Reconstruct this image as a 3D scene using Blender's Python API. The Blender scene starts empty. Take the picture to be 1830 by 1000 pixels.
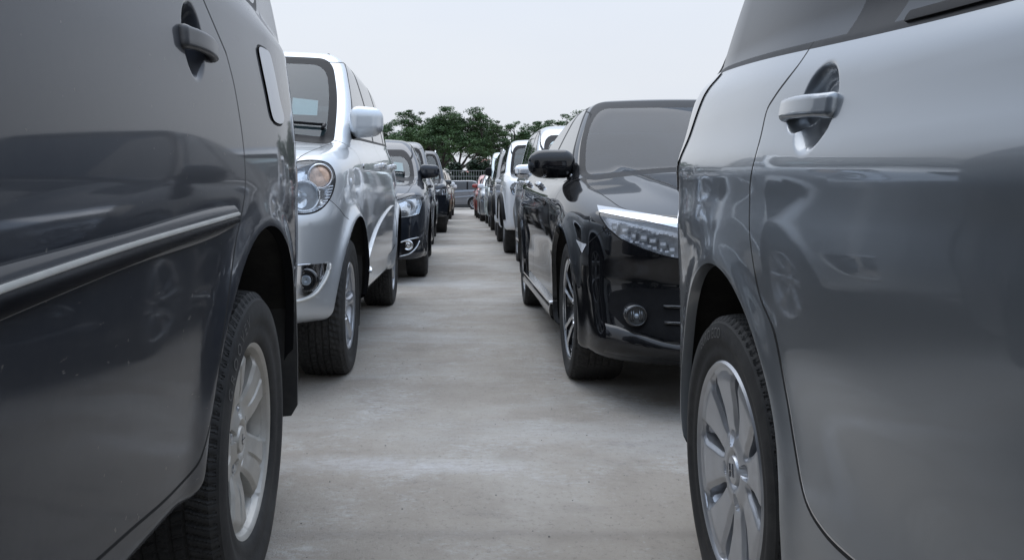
import bpy, math, random
import numpy as np
from mathutils import Vector, Matrix
R = math.radians
S = bpy.context.scene
C = S.collection
# ---------------------------------------------------------------- camera, sky, sun, exposure
CX, CY, FP, CH = 817.0, 345.0, 1600.0, 0.85      # vanishing point, focal length in photo pixels, eye height
cam = bpy.data.cameras.new("camera"); camo = bpy.data.objects.new("camera", cam); C.objects.link(camo)
cam.sensor_width = 36; cam.lens = 36 * FP / 1830
cam.shift_x = (915 - CX) / 1830; cam.shift_y = -(500 - CY) / 1830
cam.clip_start = 0.02; cam.clip_end = 3000
camo.location = (0, 0, CH); camo.rotation_euler = (R(90), 0, 0)
S.camera = camo
W = bpy.data.worlds.new("World"); S.world = W; W.use_nodes = True
nt = W.node_tree; bg = nt.nodes['Background']
sky = nt.nodes.new('ShaderNodeTexSky'); sky.sky_type = 'NISHITA'; sky.sun_disc = False
SUN_EL, SUN_AZ = 62, -20
sky.sun_elevation = R(SUN_EL); sky.sun_rotation = R(SUN_AZ); sky.dust_density = 6; sky.air_density = 1.0
# thin even cloud over the sky: the sky colour is scaled down and mixed with a pale cloud layer
scl = nt.nodes.new('ShaderNodeVectorMath'); scl.operation = 'SCALE'; scl.inputs['Scale'].default_value = 0.10
nt.links.new(sky.outputs[0], scl.inputs[0])
tc = nt.nodes.new('ShaderNodeTexCoord'); nz = nt.nodes.new('ShaderNodeTexNoise'); nz.inputs['Scale'].default_value = 1.6; nz.inputs['Detail'].default_value = 4
mp = nt.nodes.new('ShaderNodeMapping'); mp.inputs['Scale'].default_value = (1, 1, 3.5)
nt.links.new(tc.outputs['Generated'], mp.inputs[0]); nt.links.new(mp.outputs[0], nz.inputs['Vector'])
rp = nt.nodes.new('ShaderNodeValToRGB')
rp.color_ramp.elements[0].position = 0.30; rp.color_ramp.elements[0].color = (0.72, 0.77, 0.86, 1)
rp.color_ramp.elements[1].position = 0.72; rp.color_ramp.elements[1].color = (0.79, 0.83, 0.89, 1)
nt.links.new(nz.outputs[0], rp.inputs[0])
mxw = nt.nodes.new('ShaderNodeMix'); mxw.data_type = 'RGBA'; mxw.inputs[0].default_value = 0.93
nt.links.new(scl.outputs[0], mxw.inputs[6]); nt.links.new(rp.outputs[0], mxw.inputs[7])
nt.links.new(mxw.outputs[2], bg.inputs[0])
# an overcast sky is about twice as bright overhead as at the horizon
spz = nt.nodes.new('ShaderNodeSeparateXYZ'); nt.links.new(tc.outputs['Generated'], spz.inputs[0])
mr = nt.nodes.new('ShaderNodeMapRange'); mr.interpolation_type = 'SMOOTHSTEP'; mr.inputs[1].default_value = 0.12; mr.inputs[2].default_value = 0.95; mr.inputs[3].default_value = 1.0; mr.inputs[4].default_value = 1.75
nt.links.new(spz.outputs['Z'], mr.inputs[0]); nt.links.new(mr.outputs[0], bg.inputs[1])
zr = nt.nodes.new('ShaderNodeValToRGB'); zr.color_ramp.elements[0].position = 0.12; zr.color_ramp.elements[0].color = (1, 1, 1, 1); zr.color_ramp.elements[1].position = 0.75; zr.color_ramp.elements[1].color = (0.82, 0.94, 1.11, 1)
mz = nt.nodes.new('ShaderNodeMix'); mz.data_type = 'RGBA'; mz.blend_type = 'MULTIPLY'; mz.inputs[0].default_value = 1.0
nt.links.new(spz.outputs['Z'], zr.inputs[0]); nt.links.new(mxw.outputs[2], mz.inputs[6]); nt.links.new(zr.outputs[0], mz.inputs[7]); nt.links.new(mz.outputs[2], bg.inputs[0])
sun = bpy.data.lights.new("sun", 'SUN'); sun.energy = 1.0; sun.angle = R(60); sun.color = (1.0, 0.96, 0.9)
suno = bpy.data.objects.new("sun", sun); C.objects.link(suno)
suno.rotation_euler = (R(90 - SUN_EL), 0, R(180 - SUN_AZ))
S.view_settings.view_transform = 'Standard'; S.view_settings.look = 'None'
S.view_settings.exposure = 0.08; S.view_settings.gamma = 1.0
S.render.engine = 'CYCLES'
S.cycles.max_bounces = 8; S.cycles.transparent_max_bounces = 16; S.cycles.glossy_bounces = 4
rng = np.random.default_rng(7); random.seed(7)

# ---------------------------------------------------------------- tagging helpers
def tag(o, label=None, cat=None, group=None, kind=None):
    if label: o['label'] = label
    if cat: o['category'] = cat
    if group: o['group'] = group
    if kind: o['kind'] = kind
    return o
def empty(name, loc, rz=0):
    o = bpy.data.objects.new(name, None); C.objects.link(o); o.location = loc; o.rotation_euler = (0, 0, rz)
    o.empty_display_size = 0.2
    return o
def link_mesh(name, me, parent=None, loc=None):
    o = bpy.data.objects.new(name, me); C.objects.link(o)
    if parent: o.parent = parent
    if loc is not None: o.location = loc
    return o
def mesh_obj(name, V, Fc, mats, parent=None, midx=None, N=None, smooth=True, loc=None):
    """faces as an (n,3)/(n,4) array or a list; N = vertex normals"""
    me = bpy.data.meshes.new(name)
    V = np.asarray(V, float)
    if isinstance(Fc, np.ndarray): Fl = Fc.tolist()
    else: Fl = [list(f) for f in Fc]
    me.from_pydata(V.tolist(), [], Fl)
    if not isinstance(mats, (list, tuple)): mats = [mats]
    for m in mats: me.materials.append(m)
    if midx is not None: me.polygons.foreach_set('material_index', np.asarray(midx, dtype=np.int32))
    if smooth: me.polygons.foreach_set('use_smooth', np.ones(len(me.polygons), dtype=bool))
    me.update()
    if N is not None: me.normals_split_custom_set_from_vertices(np.asarray(N, float).tolist())
    return link_mesh(name, me, parent, loc)

# ---------------------------------------------------------------- materials
def mat(name): 
    m = bpy.data.materials.new(name); m.use_nodes = True
    return m, m.node_tree, m.node_tree.nodes['Principled BSDF']
def node(nt, t, **kw):
    n = nt.nodes.new(t)
    for k, v in kw.items():
        if k.startswith('i_'): n.inputs[k[2:]].default_value = v
        else: setattr(n, k, v)
    return n
def noise(nt, scale, detail=4, rough=0.6, coord='Object', mscale=None):
    tc = nt.nodes.new('ShaderNodeTexCoord'); n = node(nt, 'ShaderNodeTexNoise'); n.inputs['Scale'].default_value = scale
    n.inputs['Detail'].default_value = detail; n.inputs['Roughness'].default_value = rough
    src = tc.outputs[coord]
    if mscale:
        m = nt.nodes.new('ShaderNodeMapping'); m.inputs['Scale'].default_value = mscale
        nt.links.new(src, m.inputs[0]); src = m.outputs[0]
    nt.links.new(src, n.inputs['Vector'])
    return n.outputs[0]
def ramp(nt, src, stops):
    r = nt.nodes.new('ShaderNodeValToRGB'); cr = r.color_ramp
    while len(cr.elements) < len(stops): cr.elements.new(0.5)
    for e, (p, c) in zip(cr.elements, stops):
        e.position = p; e.color = (c, c, c, 1) if not hasattr(c, '__len__') else (*c, 1)
    nt.links.new(src, r.inputs[0]); return r.outputs[0]
def mixc(nt, fac, a, b, mode='MIX'):
    m = nt.nodes.new('ShaderNodeMix'); m.data_type = 'RGBA'; m.blend_type = mode
    for s, v in ((0, fac), (6, a), (7, b)):
        if isinstance(v, (int, float)): m.inputs[s].default_value = v if s == 0 else (v, v, v, 1)
        elif isinstance(v, tuple): m.inputs[s].default_value = (*v, 1)
        else: nt.links.new(v, m.inputs[s])
    return m.outputs[2]
def maths(nt, op, a, b=0.0, clamp=False):
    m = nt.nodes.new('ShaderNodeMath'); m.operation = op; m.use_clamp = clamp
    for i, v in enumerate((a, b)):
        if isinstance(v, (int, float)): m.inputs[i].default_value = v
        else: nt.links.new(v, m.inputs[i])
    return m.outputs[0]
DUST = (0.30, 0.275, 0.24)
def paint(name, col, metallic=0.75, rough=0.33, dust=0.12, lowdirt=0.25, coat=1.0, crough=0.03, updust=0.35, grime=None, spec=0.5, scuff=0.0):
    m, t, b = mat(name)
    n1 = noise(t, 2.2, 5, 0.65); n2 = noise(t, 38, 3, 0.7)
    geo = t.nodes.new('ShaderNodeNewGeometry'); sp = t.nodes.new('ShaderNodeSeparateXYZ'); t.links.new(geo.outputs['Normal'], sp.inputs[0])
    sp2 = t.nodes.new('ShaderNodeSeparateXYZ'); t.links.new(geo.outputs['Position'], sp2.inputs[0])
    up = ramp(t, sp.outputs['Z'], [(0.25, 0.0), (0.95, updust)])
    low = ramp(t, sp2.outputs['Z'], [(0.15, lowdirt), (0.75, 0.0)])
    patch = ramp(t, n1, [(0.38, 0.25), (0.72, 1.0)])
    fine = ramp(t, n2, [(0.35, 0.7), (0.7, 1.0)])
    d = maths(t, 'ADD', maths(t, 'ADD', up, low), dust)
    d = maths(t, 'MULTIPLY', maths(t, 'MULTIPLY', d, patch), fine, True)
    if scuff:   # fine scratches and dried splashes
        w1 = noise(t, 9, 2, 0.5, mscale=(1, 3.0, 14.0)); w2 = noise(t, 6, 6, 0.75, mscale=(1, 1, 1))
        sc = maths(t, 'MULTIPLY', ramp(t, w1, [(0.70, 0.0), (0.72, 1.0)]), ramp(t, w2, [(0.55, 0.0), (0.60, 1.0)]))
        spn = ramp(t, noise(t, 70, 2, 0.5), [(0.74, 0.0), (0.76, 1.0)])
        d = maths(t, 'ADD', d, maths(t, 'MULTIPLY', maths(t, 'ADD', maths(t, 'MULTIPLY', sc, 0.5), maths(t, 'MULTIPLY', spn, 0.5)), scuff), True)
    t.links.new(mixc(t, d, col, DUST if grime is None else grime), b.inputs['Base Color'])
    t.links.new(maths(t, 'MULTIPLY', maths(t, 'SUBTRACT', 1.0, d), metallic), b.inputs['Metallic'])
    t.links.new(maths(t, 'ADD', maths(t, 'MULTIPLY', d, 0.35), rough, True), b.inputs['Roughness'])
    t.links.new(maths(t, 'MULTIPLY', maths(t, 'SUBTRACT', 1.0, maths(t, 'MULTIPLY', d, 0.75)), coat), b.inputs['Coat Weight'])
    t.links.new(maths(t, 'ADD', maths(t, 'MULTIPLY', d, 0.25), crough), b.inputs['Coat Roughness'])
    b.inputs['Specular IOR Level'].default_value = spec
    # the inside of a body panel is bare dark lining
    dk = node(t, 'ShaderNodeBsdfDiffuse'); dk.inputs[0].default_value = (0.012, 0.012, 0.013, 1)
    ms = t.nodes.new('ShaderNodeMixShader'); t.links.new(geo.outputs['Backfacing'], ms.inputs[0])
    t.links.new(b.outputs[0], ms.inputs[1]); t.links.new(dk.outputs[0], ms.inputs[2])
    t.links.new(ms.outputs[0], t.nodes['Material Output'].inputs[0])
    return m
def plain(name, col, rough=0.5, metallic=0.0, var=0.15, scale=30, bump=0.0, coat=0.0, dust=0.0, spec=0.5):
    m, t, b = mat(name)
    n = noise(t, scale, 4)
    c = ramp(t, n, [(0.3, tuple(x * (1 - var) for x in col)), (0.7, tuple(min(1, x * (1 + var)) for x in col))])
    if dust:
        n2 = noise(t, 5, 5, 0.7); c = mixc(t, ramp(t, n2, [(0.4, 0.0), (0.75, dust)]), c, DUST)
    t.links.new(c, b.inputs['Base Color']); b.inputs['Roughness'].default_value = rough
    b.inputs['Metallic'].default_value = metallic; b.inputs['Coat Weight'].default_value = coat; b.inputs['Specular IOR Level'].default_value = spec
    if bump:
        bp = t.nodes.new('ShaderNodeBump'); bp.inputs['Strength'].default_value = bump; bp.inputs['Distance'].default_value = 0.004
        t.links.new(n, bp.inputs['Height']); t.links.new(bp.outputs[0], b.inputs['Normal'])
    return m
def glassmat(name, tint, dusty, dustcol=(0.33, 0.34, 0.35), rough=0.02, f0=0.07, fs=0.93):
    """thin car glass: tinted see-through + mirror reflection by fresnel + a film of dust"""
    m, t, b = mat(name)
    out = t.nodes['Material Output']; t.nodes.remove(b)
    tr = node(t, 'ShaderNodeBsdfTransparent'); tr.inputs[0].default_value = (*tint, 1)
    gl = node(t, 'ShaderNodeBsdfGlossy'); gl.inputs[0].default_value = (1, 1, 1, 1); gl.inputs['Roughness'].default_value = rough
    ge = t.nodes.new('ShaderNodeNewGeometry'); dp = t.nodes.new('ShaderNodeVectorMath'); dp.operation = 'DOT_PRODUCT'
    t.links.new(ge.outputs['Normal'], dp.inputs[0]); t.links.new(ge.outputs['Incoming'], dp.inputs[1])
    c1 = maths(t, 'SUBTRACT', 1.0, maths(t, 'ABSOLUTE', dp.outputs['Value']), True)
    fres = maths(t, 'ADD', maths(t, 'MULTIPLY', maths(t, 'POWER', c1, 5.0), fs), f0, True)
    df = node(t, 'ShaderNodeBsdfDiffuse'); df.inputs[0].default_value = (*dustcol, 1)
    n = noise(t, 3.0, 5, 0.7)
    f = ramp(t, n, [(0.3, dusty * 0.75), (0.75, min(1, dusty * 1.25))])
    m1 = t.nodes.new('ShaderNodeMixShader'); t.links.new(f, m1.inputs[0]); t.links.new(tr.outputs[0], m1.inputs[1]); t.links.new(df.outputs[0], m1.inputs[2])
    m2 = t.nodes.new('ShaderNodeMixShader'); t.links.new(fres, m2.inputs[0]); t.links.new(m1.outputs[0], m2.inputs[1]); t.links.new(gl.outputs[0], m2.inputs[2])
    t.links.new(m2.outputs[0], out.inputs[0])
    return m
M = {}
M['black'] = plain('black_trim', (0.010, 0.010, 0.011), 0.42, dust=0.02, spec=0.08)
M['rubber'] = plain('rubber_seal', (0.010, 0.010, 0.011), 0.65, dust=0.03, spec=0.15)
M['gap'] = plain('panel_gap', (0.006, 0.006, 0.006), 0.8)
M['under'] = plain('underbody', (0.012, 0.012, 0.012), 0.85)
M['liner'] = plain('wheel_housing', (0.012, 0.011, 0.010), 0.8, dust=0.12)
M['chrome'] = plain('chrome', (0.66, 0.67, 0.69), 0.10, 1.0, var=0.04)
M['trimcream'] = plain('weathered_bright_trim', (0.70, 0.68, 0.63), 0.45, 0.35, var=0.1, scale=20)
M['flap'] = plain('dusty_rubber_sheet', (0.022, 0.022, 0.022), 0.6, dust=0.15)
M['satin'] = plain('satin_metal', (0.62, 0.63, 0.64), 0.28, 1.0, var=0.08)
M['rimdirty'] = plain('cast_alloy', (0.52, 0.50, 0.46), 0.45, 0.55, var=0.12, scale=14, dust=0.55)
M['rimclean'] = plain('silver_alloy', (0.50, 0.51, 0.53), 0.34, 0.8, var=0.08, scale=14, dust=0.15)
M['rimblack'] = plain('black_alloy', (0.015, 0.015, 0.016), 0.2, 0.3, coat=1.0)
M['cut'] = plain('machined_alloy', (0.66, 0.67, 0.69), 0.22, 1.0, var=0.06)
M['disc'] = plain('brake_disc', (0.12, 0.11, 0.10), 0.5, 0.8)
M['seat'] = plain('seat_fabric', (0.075, 0.075, 0.08), 0.9, scale=90)
M['seatlight'] = plain('light_seat_fabric', (0.30, 0.28, 0.25), 0.9, scale=90)
M['paper'] = plain('paper', (0.85, 0.88, 0.88), 0.8, var=0.03)
M['glass'] = glassmat('dark_tinted_glass', (0.06, 0.07, 0.08), 0.10, (0.18, 0.19, 0.21))
M['r1glass'] = glassmat('privacy_glass', (0.03, 0.035, 0.04), 0.03, (0.12, 0.13, 0.15), f0=0.035, fs=0.55)
M['windscreen'] = glassmat('windscreen_glass', (0.45, 0.56, 0.57), 0.20, (0.09, 0.135, 0.145), f0=0.04)
M['dustglass'] = glassmat('dusty_windscreen', (0.10, 0.115, 0.13), 0.25, (0.060, 0.074, 0.092), f0=0.03, fs=0.5)
M['lampgrey'] = plain('lamp_inner_bezel', (0.50, 0.51, 0.53), 0.3, 0.8, scale=60)
M['lampgrey2'] = plain('fog_reflector', (0.16, 0.165, 0.17), 0.25, 0.8, scale=80)
M['white'] = plain('clear_led_optic', (0.80, 0.81, 0.83), 0.2, 0.0, coat=1.0)
M['lens'] = glassmat('lamp_lens', (0.93, 0.94, 0.95), 0.05, (0.5, 0.5, 0.5))
M['reflector'] = plain('lamp_reflector', (0.72, 0.74, 0.76), 0.14, 1.0, var=0.1, scale=60)
M['lampdark'] = plain('lamp_bezel', (0.10, 0.105, 0.115), 0.25, 0.7)
M['amber'] = plain('amber_bulb_glass', (0.80, 0.56, 0.42), 0.3, 0.2, var=0.25, scale=50)
M['red'] = plain('tail_lamp_red', (0.30, 0.02, 0.02), 0.12, 0.0, coat=1.0)
M['darklamp'] = plain('smoked_tail_lamp', (0.05, 0.028, 0.030), 0.10, 0.0, coat=1.0)
M['bulb'] = plain('projector_lens', (0.30, 0.34, 0.38), 0.05, 0.2, coat=1.0)
def tyremat():
    m, t, b = mat('tyre_rubber')
    n = noise(t, 55, 5, 0.7); n2 = noise(t, 7, 4, 0.6)
    c = ramp(t, n, [(0.3, (0.014, 0.014, 0.0145)), (0.65, (0.024, 0.0235, 0.023)), (0.80, (0.055, 0.052, 0.048))])
    c = mixc(t, ramp(t, n2, [(0.42, 0.05), (0.72, 0.26)]), c, (0.13, 0.122, 0.11))
    t.links.new(c, b.inputs['Base Color']); b.inputs['Roughness'].default_value = 0.72; b.inputs['Specular IOR Level'].default_value = 0.35
    bp = t.nodes.new('ShaderNodeBump'); bp.inputs['Strength'].default_value = 0.35; bp.inputs['Distance'].default_value = 0.002
    t.links.new(n, bp.inputs['Height']); t.links.new(bp.outputs[0], b.inputs['Normal'])
    return m
M['tyre'] = tyremat()
# ---------------------------------------------------------------- numpy geometry kit
def smax(a, b, k):
    h = np.maximum(k - np.abs(a - b), 0) / k
    return np.maximum(a, b) + h * h * k * 0.25
def smin(a, b, k): return -smax(-a, -b, k)
def sstep(a, b, x):
    t = np.clip((x - a) / (b - a), 0, 1); return t * t * (3 - 2 * t)
class Cur:
    """smooth monotone-ish curve through points"""
    def __init__(s, pts):
        p = np.array([tuple(q) for q in pts], float); p = p[np.argsort(p[:, 0], kind='stable')]; s.x, s.y = p[:, 0], p[:, 1]
        h = np.diff(s.x); d = np.diff(s.y) / h; m = np.zeros(len(s.x))
        m[0], m[-1] = d[0], d[-1]
        for i in range(1, len(m) - 1):
            if d[i - 1] * d[i] > 0:
                w1 = 2 * h[i] + h[i - 1]; w2 = h[i] + 2 * h[i - 1]
                m[i] = (w1 + w2) / (w1 / d[i - 1] + w2 / d[i])
        s.m = m
    def __call__(s, x):
        x = np.asarray(x, float); xc = np.clip(x, s.x[0], s.x[-1])
        i = np.clip(np.searchsorted(s.x, xc) - 1, 0, len(s.x) - 2)
        h = s.x[i + 1] - s.x[i]; t = (xc - s.x[i]) / h
        r = (s.y[i] * (1 + 2 * t) * (1 - t) ** 2 + s.m[i] * h * t * (1 - t) ** 2 + s.y[i + 1] * t * t * (3 - 2 * t) + s.m[i + 1] * h * t * t * (t - 1))
        return r + (x - xc) * np.where(x < s.x[0], s.m[0], s.m[-1])
def polysdf(px, py, poly):
    """signed distance to a closed polygon, negative inside"""
    P = np.asarray(poly, float); n = len(P)
    if px.size > 4000:
        lo, hi = P.min(0) - 0.12, P.max(0) + 0.12; near = (px > lo[0]) & (px < hi[0]) & (py > lo[1]) & (py < hi[1])
        out = np.full(px.shape, 0.12); out[near] = polysdf_(px[near], py[near], P); return out
    return polysdf_(px, py, P)
def polysdf_(px, py, P):
    n = len(P)
    d = np.full(px.shape, 1e9); s = np.ones(px.shape)
    for i in range(n):
        a = P[i]; b = P[i - 1]; e = b - a; wx = px - a[0]; wy = py - a[1]
        t = np.clip((wx * e[0] + wy * e[1]) / max(e @ e, 1e-12), 0, 1)
        d = np.minimum(d, (wx - e[0] * t) ** 2 + (wy - e[1] * t) ** 2)
        c1 = py >= a[1]; c2 = py < b[1]; c3 = e[0] * wy > e[1] * wx
        s = np.where((c1 & c2 & c3) | (~c1 & ~c2 & ~c3), -s, s)
    return s * np.sqrt(d)
def smooth_poly(pts, n=6, closed=True, t=0.5):
    P = np.asarray(pts, float); m = len(P); out = []
    rng_ = range(m) if closed else range(m - 1)
    for i in rng_:
        p1, p2 = P[i], P[(i + 1) % m]
        p0 = P[i - 1] if (closed or i > 0) else 2 * p1 - p2
        p3 = P[(i + 2) % m] if (closed or i + 2 < m) else 2 * p2 - p1
        for j in range(n):
            u = j / n; u2, u3 = u * u, u * u * u
            out.append(0.5 * ((2 * p1) + (-p0 + p2) * u + (2 * p0 - 5 * p1 + 4 * p2 - p3) * u2 + (-p0 + 3 * p1 - 3 * p2 + p3) * u3))
    if not closed: out.append(P[-1])
    return np.array(out)
def round_poly(pts, r, n=5):
    """polygon with corners rounded by radius r (scalar or per corner)"""
    P = np.asarray(pts, float); m = len(P); out = []
    rr = [r] * m if np.isscalar(r) else r
    for i in range(m):
        a, b, c = P[i - 1], P[i], P[(i + 1) % m]
        u = a - b; v = c - b; lu, lv = np.linalg.norm(u), np.linalg.norm(v)
        q = min(rr[i], 0.48 * lu, 0.48 * lv); s = b + u / lu * q; e = b + v / lv * q
        for j in range(n + 1):
            t = j / n; out.append((1 - t) ** 2 * s + 2 * t * (1 - t) * b + t * t * e)
    return np.array(out)
def surface_nets(F, lo, hi, h):
    lo = np.array(lo, float); hi = np.array(hi, float)
    n = np.ceil((hi - lo) / h).astype(int) + 1
    ax = [lo[i] + h * np.arange(n[i]) for i in range(3)]
    X, Y, Z = np.meshgrid(*ax, indexing='ij')
    D = F(np.stack([X.ravel(), Y.ravel(), Z.ravel()], 1)).reshape(n)
    sg = D < 0
    cn = n - 1
    acc = np.zeros((*cn, 3)); cnt = np.zeros(cn)
    G = [X, Y, Z]; quads = []
    cell = np.arange(np.prod(cn)).reshape(cn)
    for a in range(3):
        s0 = [slice(None)] * 3; s1 = [slice(None)] * 3; s0[a] = slice(0, -1); s1[a] = slice(1, None)
        s0, s1 = tuple(s0), tuple(s1)
        idx = np.argwhere(sg[s0] != sg[s1])
        if len(idx) == 0: continue
        d0 = D[s0][tuple(idx.T)]; d1 = D[s1][tuple(idx.T)]; t = d0 / (d0 - d1)
        pos = np.stack([ax[k][idx[:, k]] for k in range(3)], 1); pos[:, a] += t * h
        b, c = (a + 1) % 3, (a + 2) % 3
        ids = []; ok = np.ones(len(idx), bool)
        for ob, oc in ((0, 0), (1, 0), (1, 1), (0, 1)):
            q = idx.copy(); q[:, b] -= ob; q[:, c] -= oc
            v = np.all((q >= 0) & (q < cn), 1); ok &= v
            qq = np.clip(q, 0, cn - 1)
            f = np.ravel_multi_index(qq.T, cn)
            np.add.at(acc.reshape(-1, 3), f[v], pos[v]); np.add.at(cnt.ravel(), f[v], 1)
            ids.append(f)
        Q = np.stack(ids, 1)[ok]; flip = (d0 < 0)[ok]
        Q[~flip] = Q[~flip][:, ::-1]
        quads.append(Q[:, ::-1])
    Q = np.concatenate(quads); used, inv = np.unique(Q, return_inverse=True)
    V = acc.reshape(-1, 3)[used] / cnt.ravel()[used][:, None]
    Q = inv.reshape(Q.shape)
    return V, Q
def grad(F, P, e=1e-3):
    g = np.zeros_like(P)
    for k in range(3):
        o = np.zeros(3); o[k] = e
        g[:, k] = (F(P + o) - F(P - o)) / (2 * e)
    return g
def project(F, P, it=3):
    for _ in range(it):
        g = grad(F, P); d = F(P); n2 = np.maximum((g * g).sum(1), 0.05)
        st = g * (d / n2)[:, None]; L = np.linalg.norm(st, axis=1)
        st *= np.minimum(1, 0.03 / np.maximum(L, 1e-9))[:, None]
        P = P - st
    return P
def normals(F, P):
    g = grad(F, P, 1.5e-3); return g / np.maximum(np.linalg.norm(g, axis=1), 1e-9)[:, None]
def tri(Q): return np.concatenate([Q[:, [0, 1, 2]], Q[:, [0, 2, 3]]])
def orient(V, T, N):
    fn = np.cross(V[T[:, 1]] - V[T[:, 0]], V[T[:, 2]] - V[T[:, 0]])
    flip = (fn * N[T].mean(1)).sum(1) < 0
    T = T.copy(); T[flip] = T[flip][:, ::-1]; return T
class Mesh:
    """triangle soup with a label per face that can be refined and cut along scalar fields"""
    def __init__(s, V, T, L=None): s.V, s.T = V, T; s.L = np.zeros(len(T), int) if L is None else L
    def cen(s): return s.V[s.T].mean(1)
    def split(s, mark, cand):
        """split marked edges; cand = triangles that can hold a marked edge; mark: edges -> (bool, t)"""
        if not cand.any(): return
        T = s.T[cand]; Lc = s.L[cand]; E = np.concatenate([T[:, [0, 1]], T[:, [1, 2]], T[:, [2, 0]]]); E.sort(axis=1)
        K, inv = np.unique(E[:, 0].astype(np.int64) * 4000000 + E[:, 1], return_inverse=True); inv = inv.ravel()
        U = np.stack([K // 4000000, K % 4000000], 1)
        m, t = mark(U)
        if not m.any(): return
        nid = np.full(len(U), -1); nid[m] = len(s.V) + np.arange(m.sum())
        a, b = s.V[U[m, 0]], s.V[U[m, 1]]; s.V = np.concatenate([s.V, a + (b - a) * t[m][:, None]])
        n = len(T); e = nid[inv].reshape(3, n).T      # edge 0: v0v1, 1: v1v2, 2: v2v0
        c = (e >= 0).sum(1); outT = [s.T[~cand], T[c == 0]]; outL = [s.L[~cand], Lc[c == 0]]
        def rot(T_, e_, k): return np.roll(T_, -k, axis=1), np.roll(e_, -k, axis=1)
        for k in range(3):
            q = (c == 1) & (e[:, k] >= 0)
            if q.any():
                t_, e_ = rot(T[q], e[q], k)
                outT += [np.stack([t_[:, 0], e_[:, 0], t_[:, 2]], 1), np.stack([e_[:, 0], t_[:, 1], t_[:, 2]], 1)]; outL += [Lc[q]] * 2
            q = (c == 2) & (e[:, k] < 0)
            if q.any():
                t_, e_ = rot(T[q], e[q], k)
                outT += [np.stack([t_[:, 2], e_[:, 2], e_[:, 1]], 1), np.stack([t_[:, 0], t_[:, 1], e_[:, 1]], 1), np.stack([t_[:, 0], e_[:, 1], e_[:, 2]], 1)]; outL += [Lc[q]] * 3
        q = c == 3
        if q.any():
            t_, e_ = T[q], e[q]
            outT += [np.stack([t_[:, 0], e_[:, 0], e_[:, 2]], 1), np.stack([e_[:, 0], t_[:, 1], e_[:, 1]], 1), np.stack([e_[:, 2], e_[:, 1], t_[:, 2]], 1), e_]; outL += [Lc[q]] * 4
        s.T = np.concatenate(outT); s.L = np.concatenate(outL)
    def refine(s, d, width, maxe, F=None, it=2):
        for _ in range(it):
            n0 = len(s.V); dv = np.abs(d(s.V))
            def mark(U):
                l = np.linalg.norm(s.V[U[:, 0]] - s.V[U[:, 1]], axis=1)
                return (np.minimum(dv[U[:, 0]], dv[U[:, 1]]) < width) & (l > maxe), np.full(len(U), 0.5)
            s.split(mark, (dv[s.T] < width).any(1))
            if F is not None and len(s.V) > n0: s.V[n0:] = project(F, s.V[n0:], 2)
    def cut(s, d, off=0.0):
        dv = d(s.V) - off; dv = np.where(np.abs(dv) < 1e-6, 1e-6, dv)
        def mark(U):
            a, b = dv[U[:, 0]], dv[U[:, 1]]
            with np.errstate(divide='ignore', invalid='ignore'): t = a / (a - b)
            m = (a < 0) != (b < 0)
            return m, np.where(m, t, 0.5)
        q = (dv < 0)[s.T].sum(1); s.split(mark, (q > 0) & (q < 3))
    def region(s, d, off, new, allowed=None, ref=None, F=None, maxe=0.012):
        if ref: s.refine(d, ref, maxe, F)
        s.cut(d, off)
        m = d(s.cen()) < off
        if allowed is not None: m &= np.isin(s.L, allowed)
        s.L[m] = new
    def seam(s, d, w, new, inside=None, allowed=None, seamok=None):
        s.cut(d, -w); s.cut(d, w)
        dc = d(s.cen())
        m = np.abs(dc) < w
        if seamok is not None: m &= np.isin(s.L, seamok)
        if inside is not None:
            q = dc < -w
            if allowed is not None: q &= np.isin(s.L, allowed)
            s.L[q] = inside
        s.L[m] = new
    def drop(s, m): s.T = s.T[~m]; s.L = s.L[~m]
    def sub(s, m):
        T = s.T[m]; u, inv = np.unique(T, return_inverse=True); return u, s.V[u], inv.reshape(T.shape)
def boundary(T):
    E = np.concatenate([T[:, [0, 1]], T[:, [1, 2]], T[:, [2, 0]]]); k = np.sort(E, axis=1)
    U, inv, c = np.unique(k, axis=0, return_inverse=True, return_counts=True); return E[c[inv.ravel()] == 1]
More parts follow.
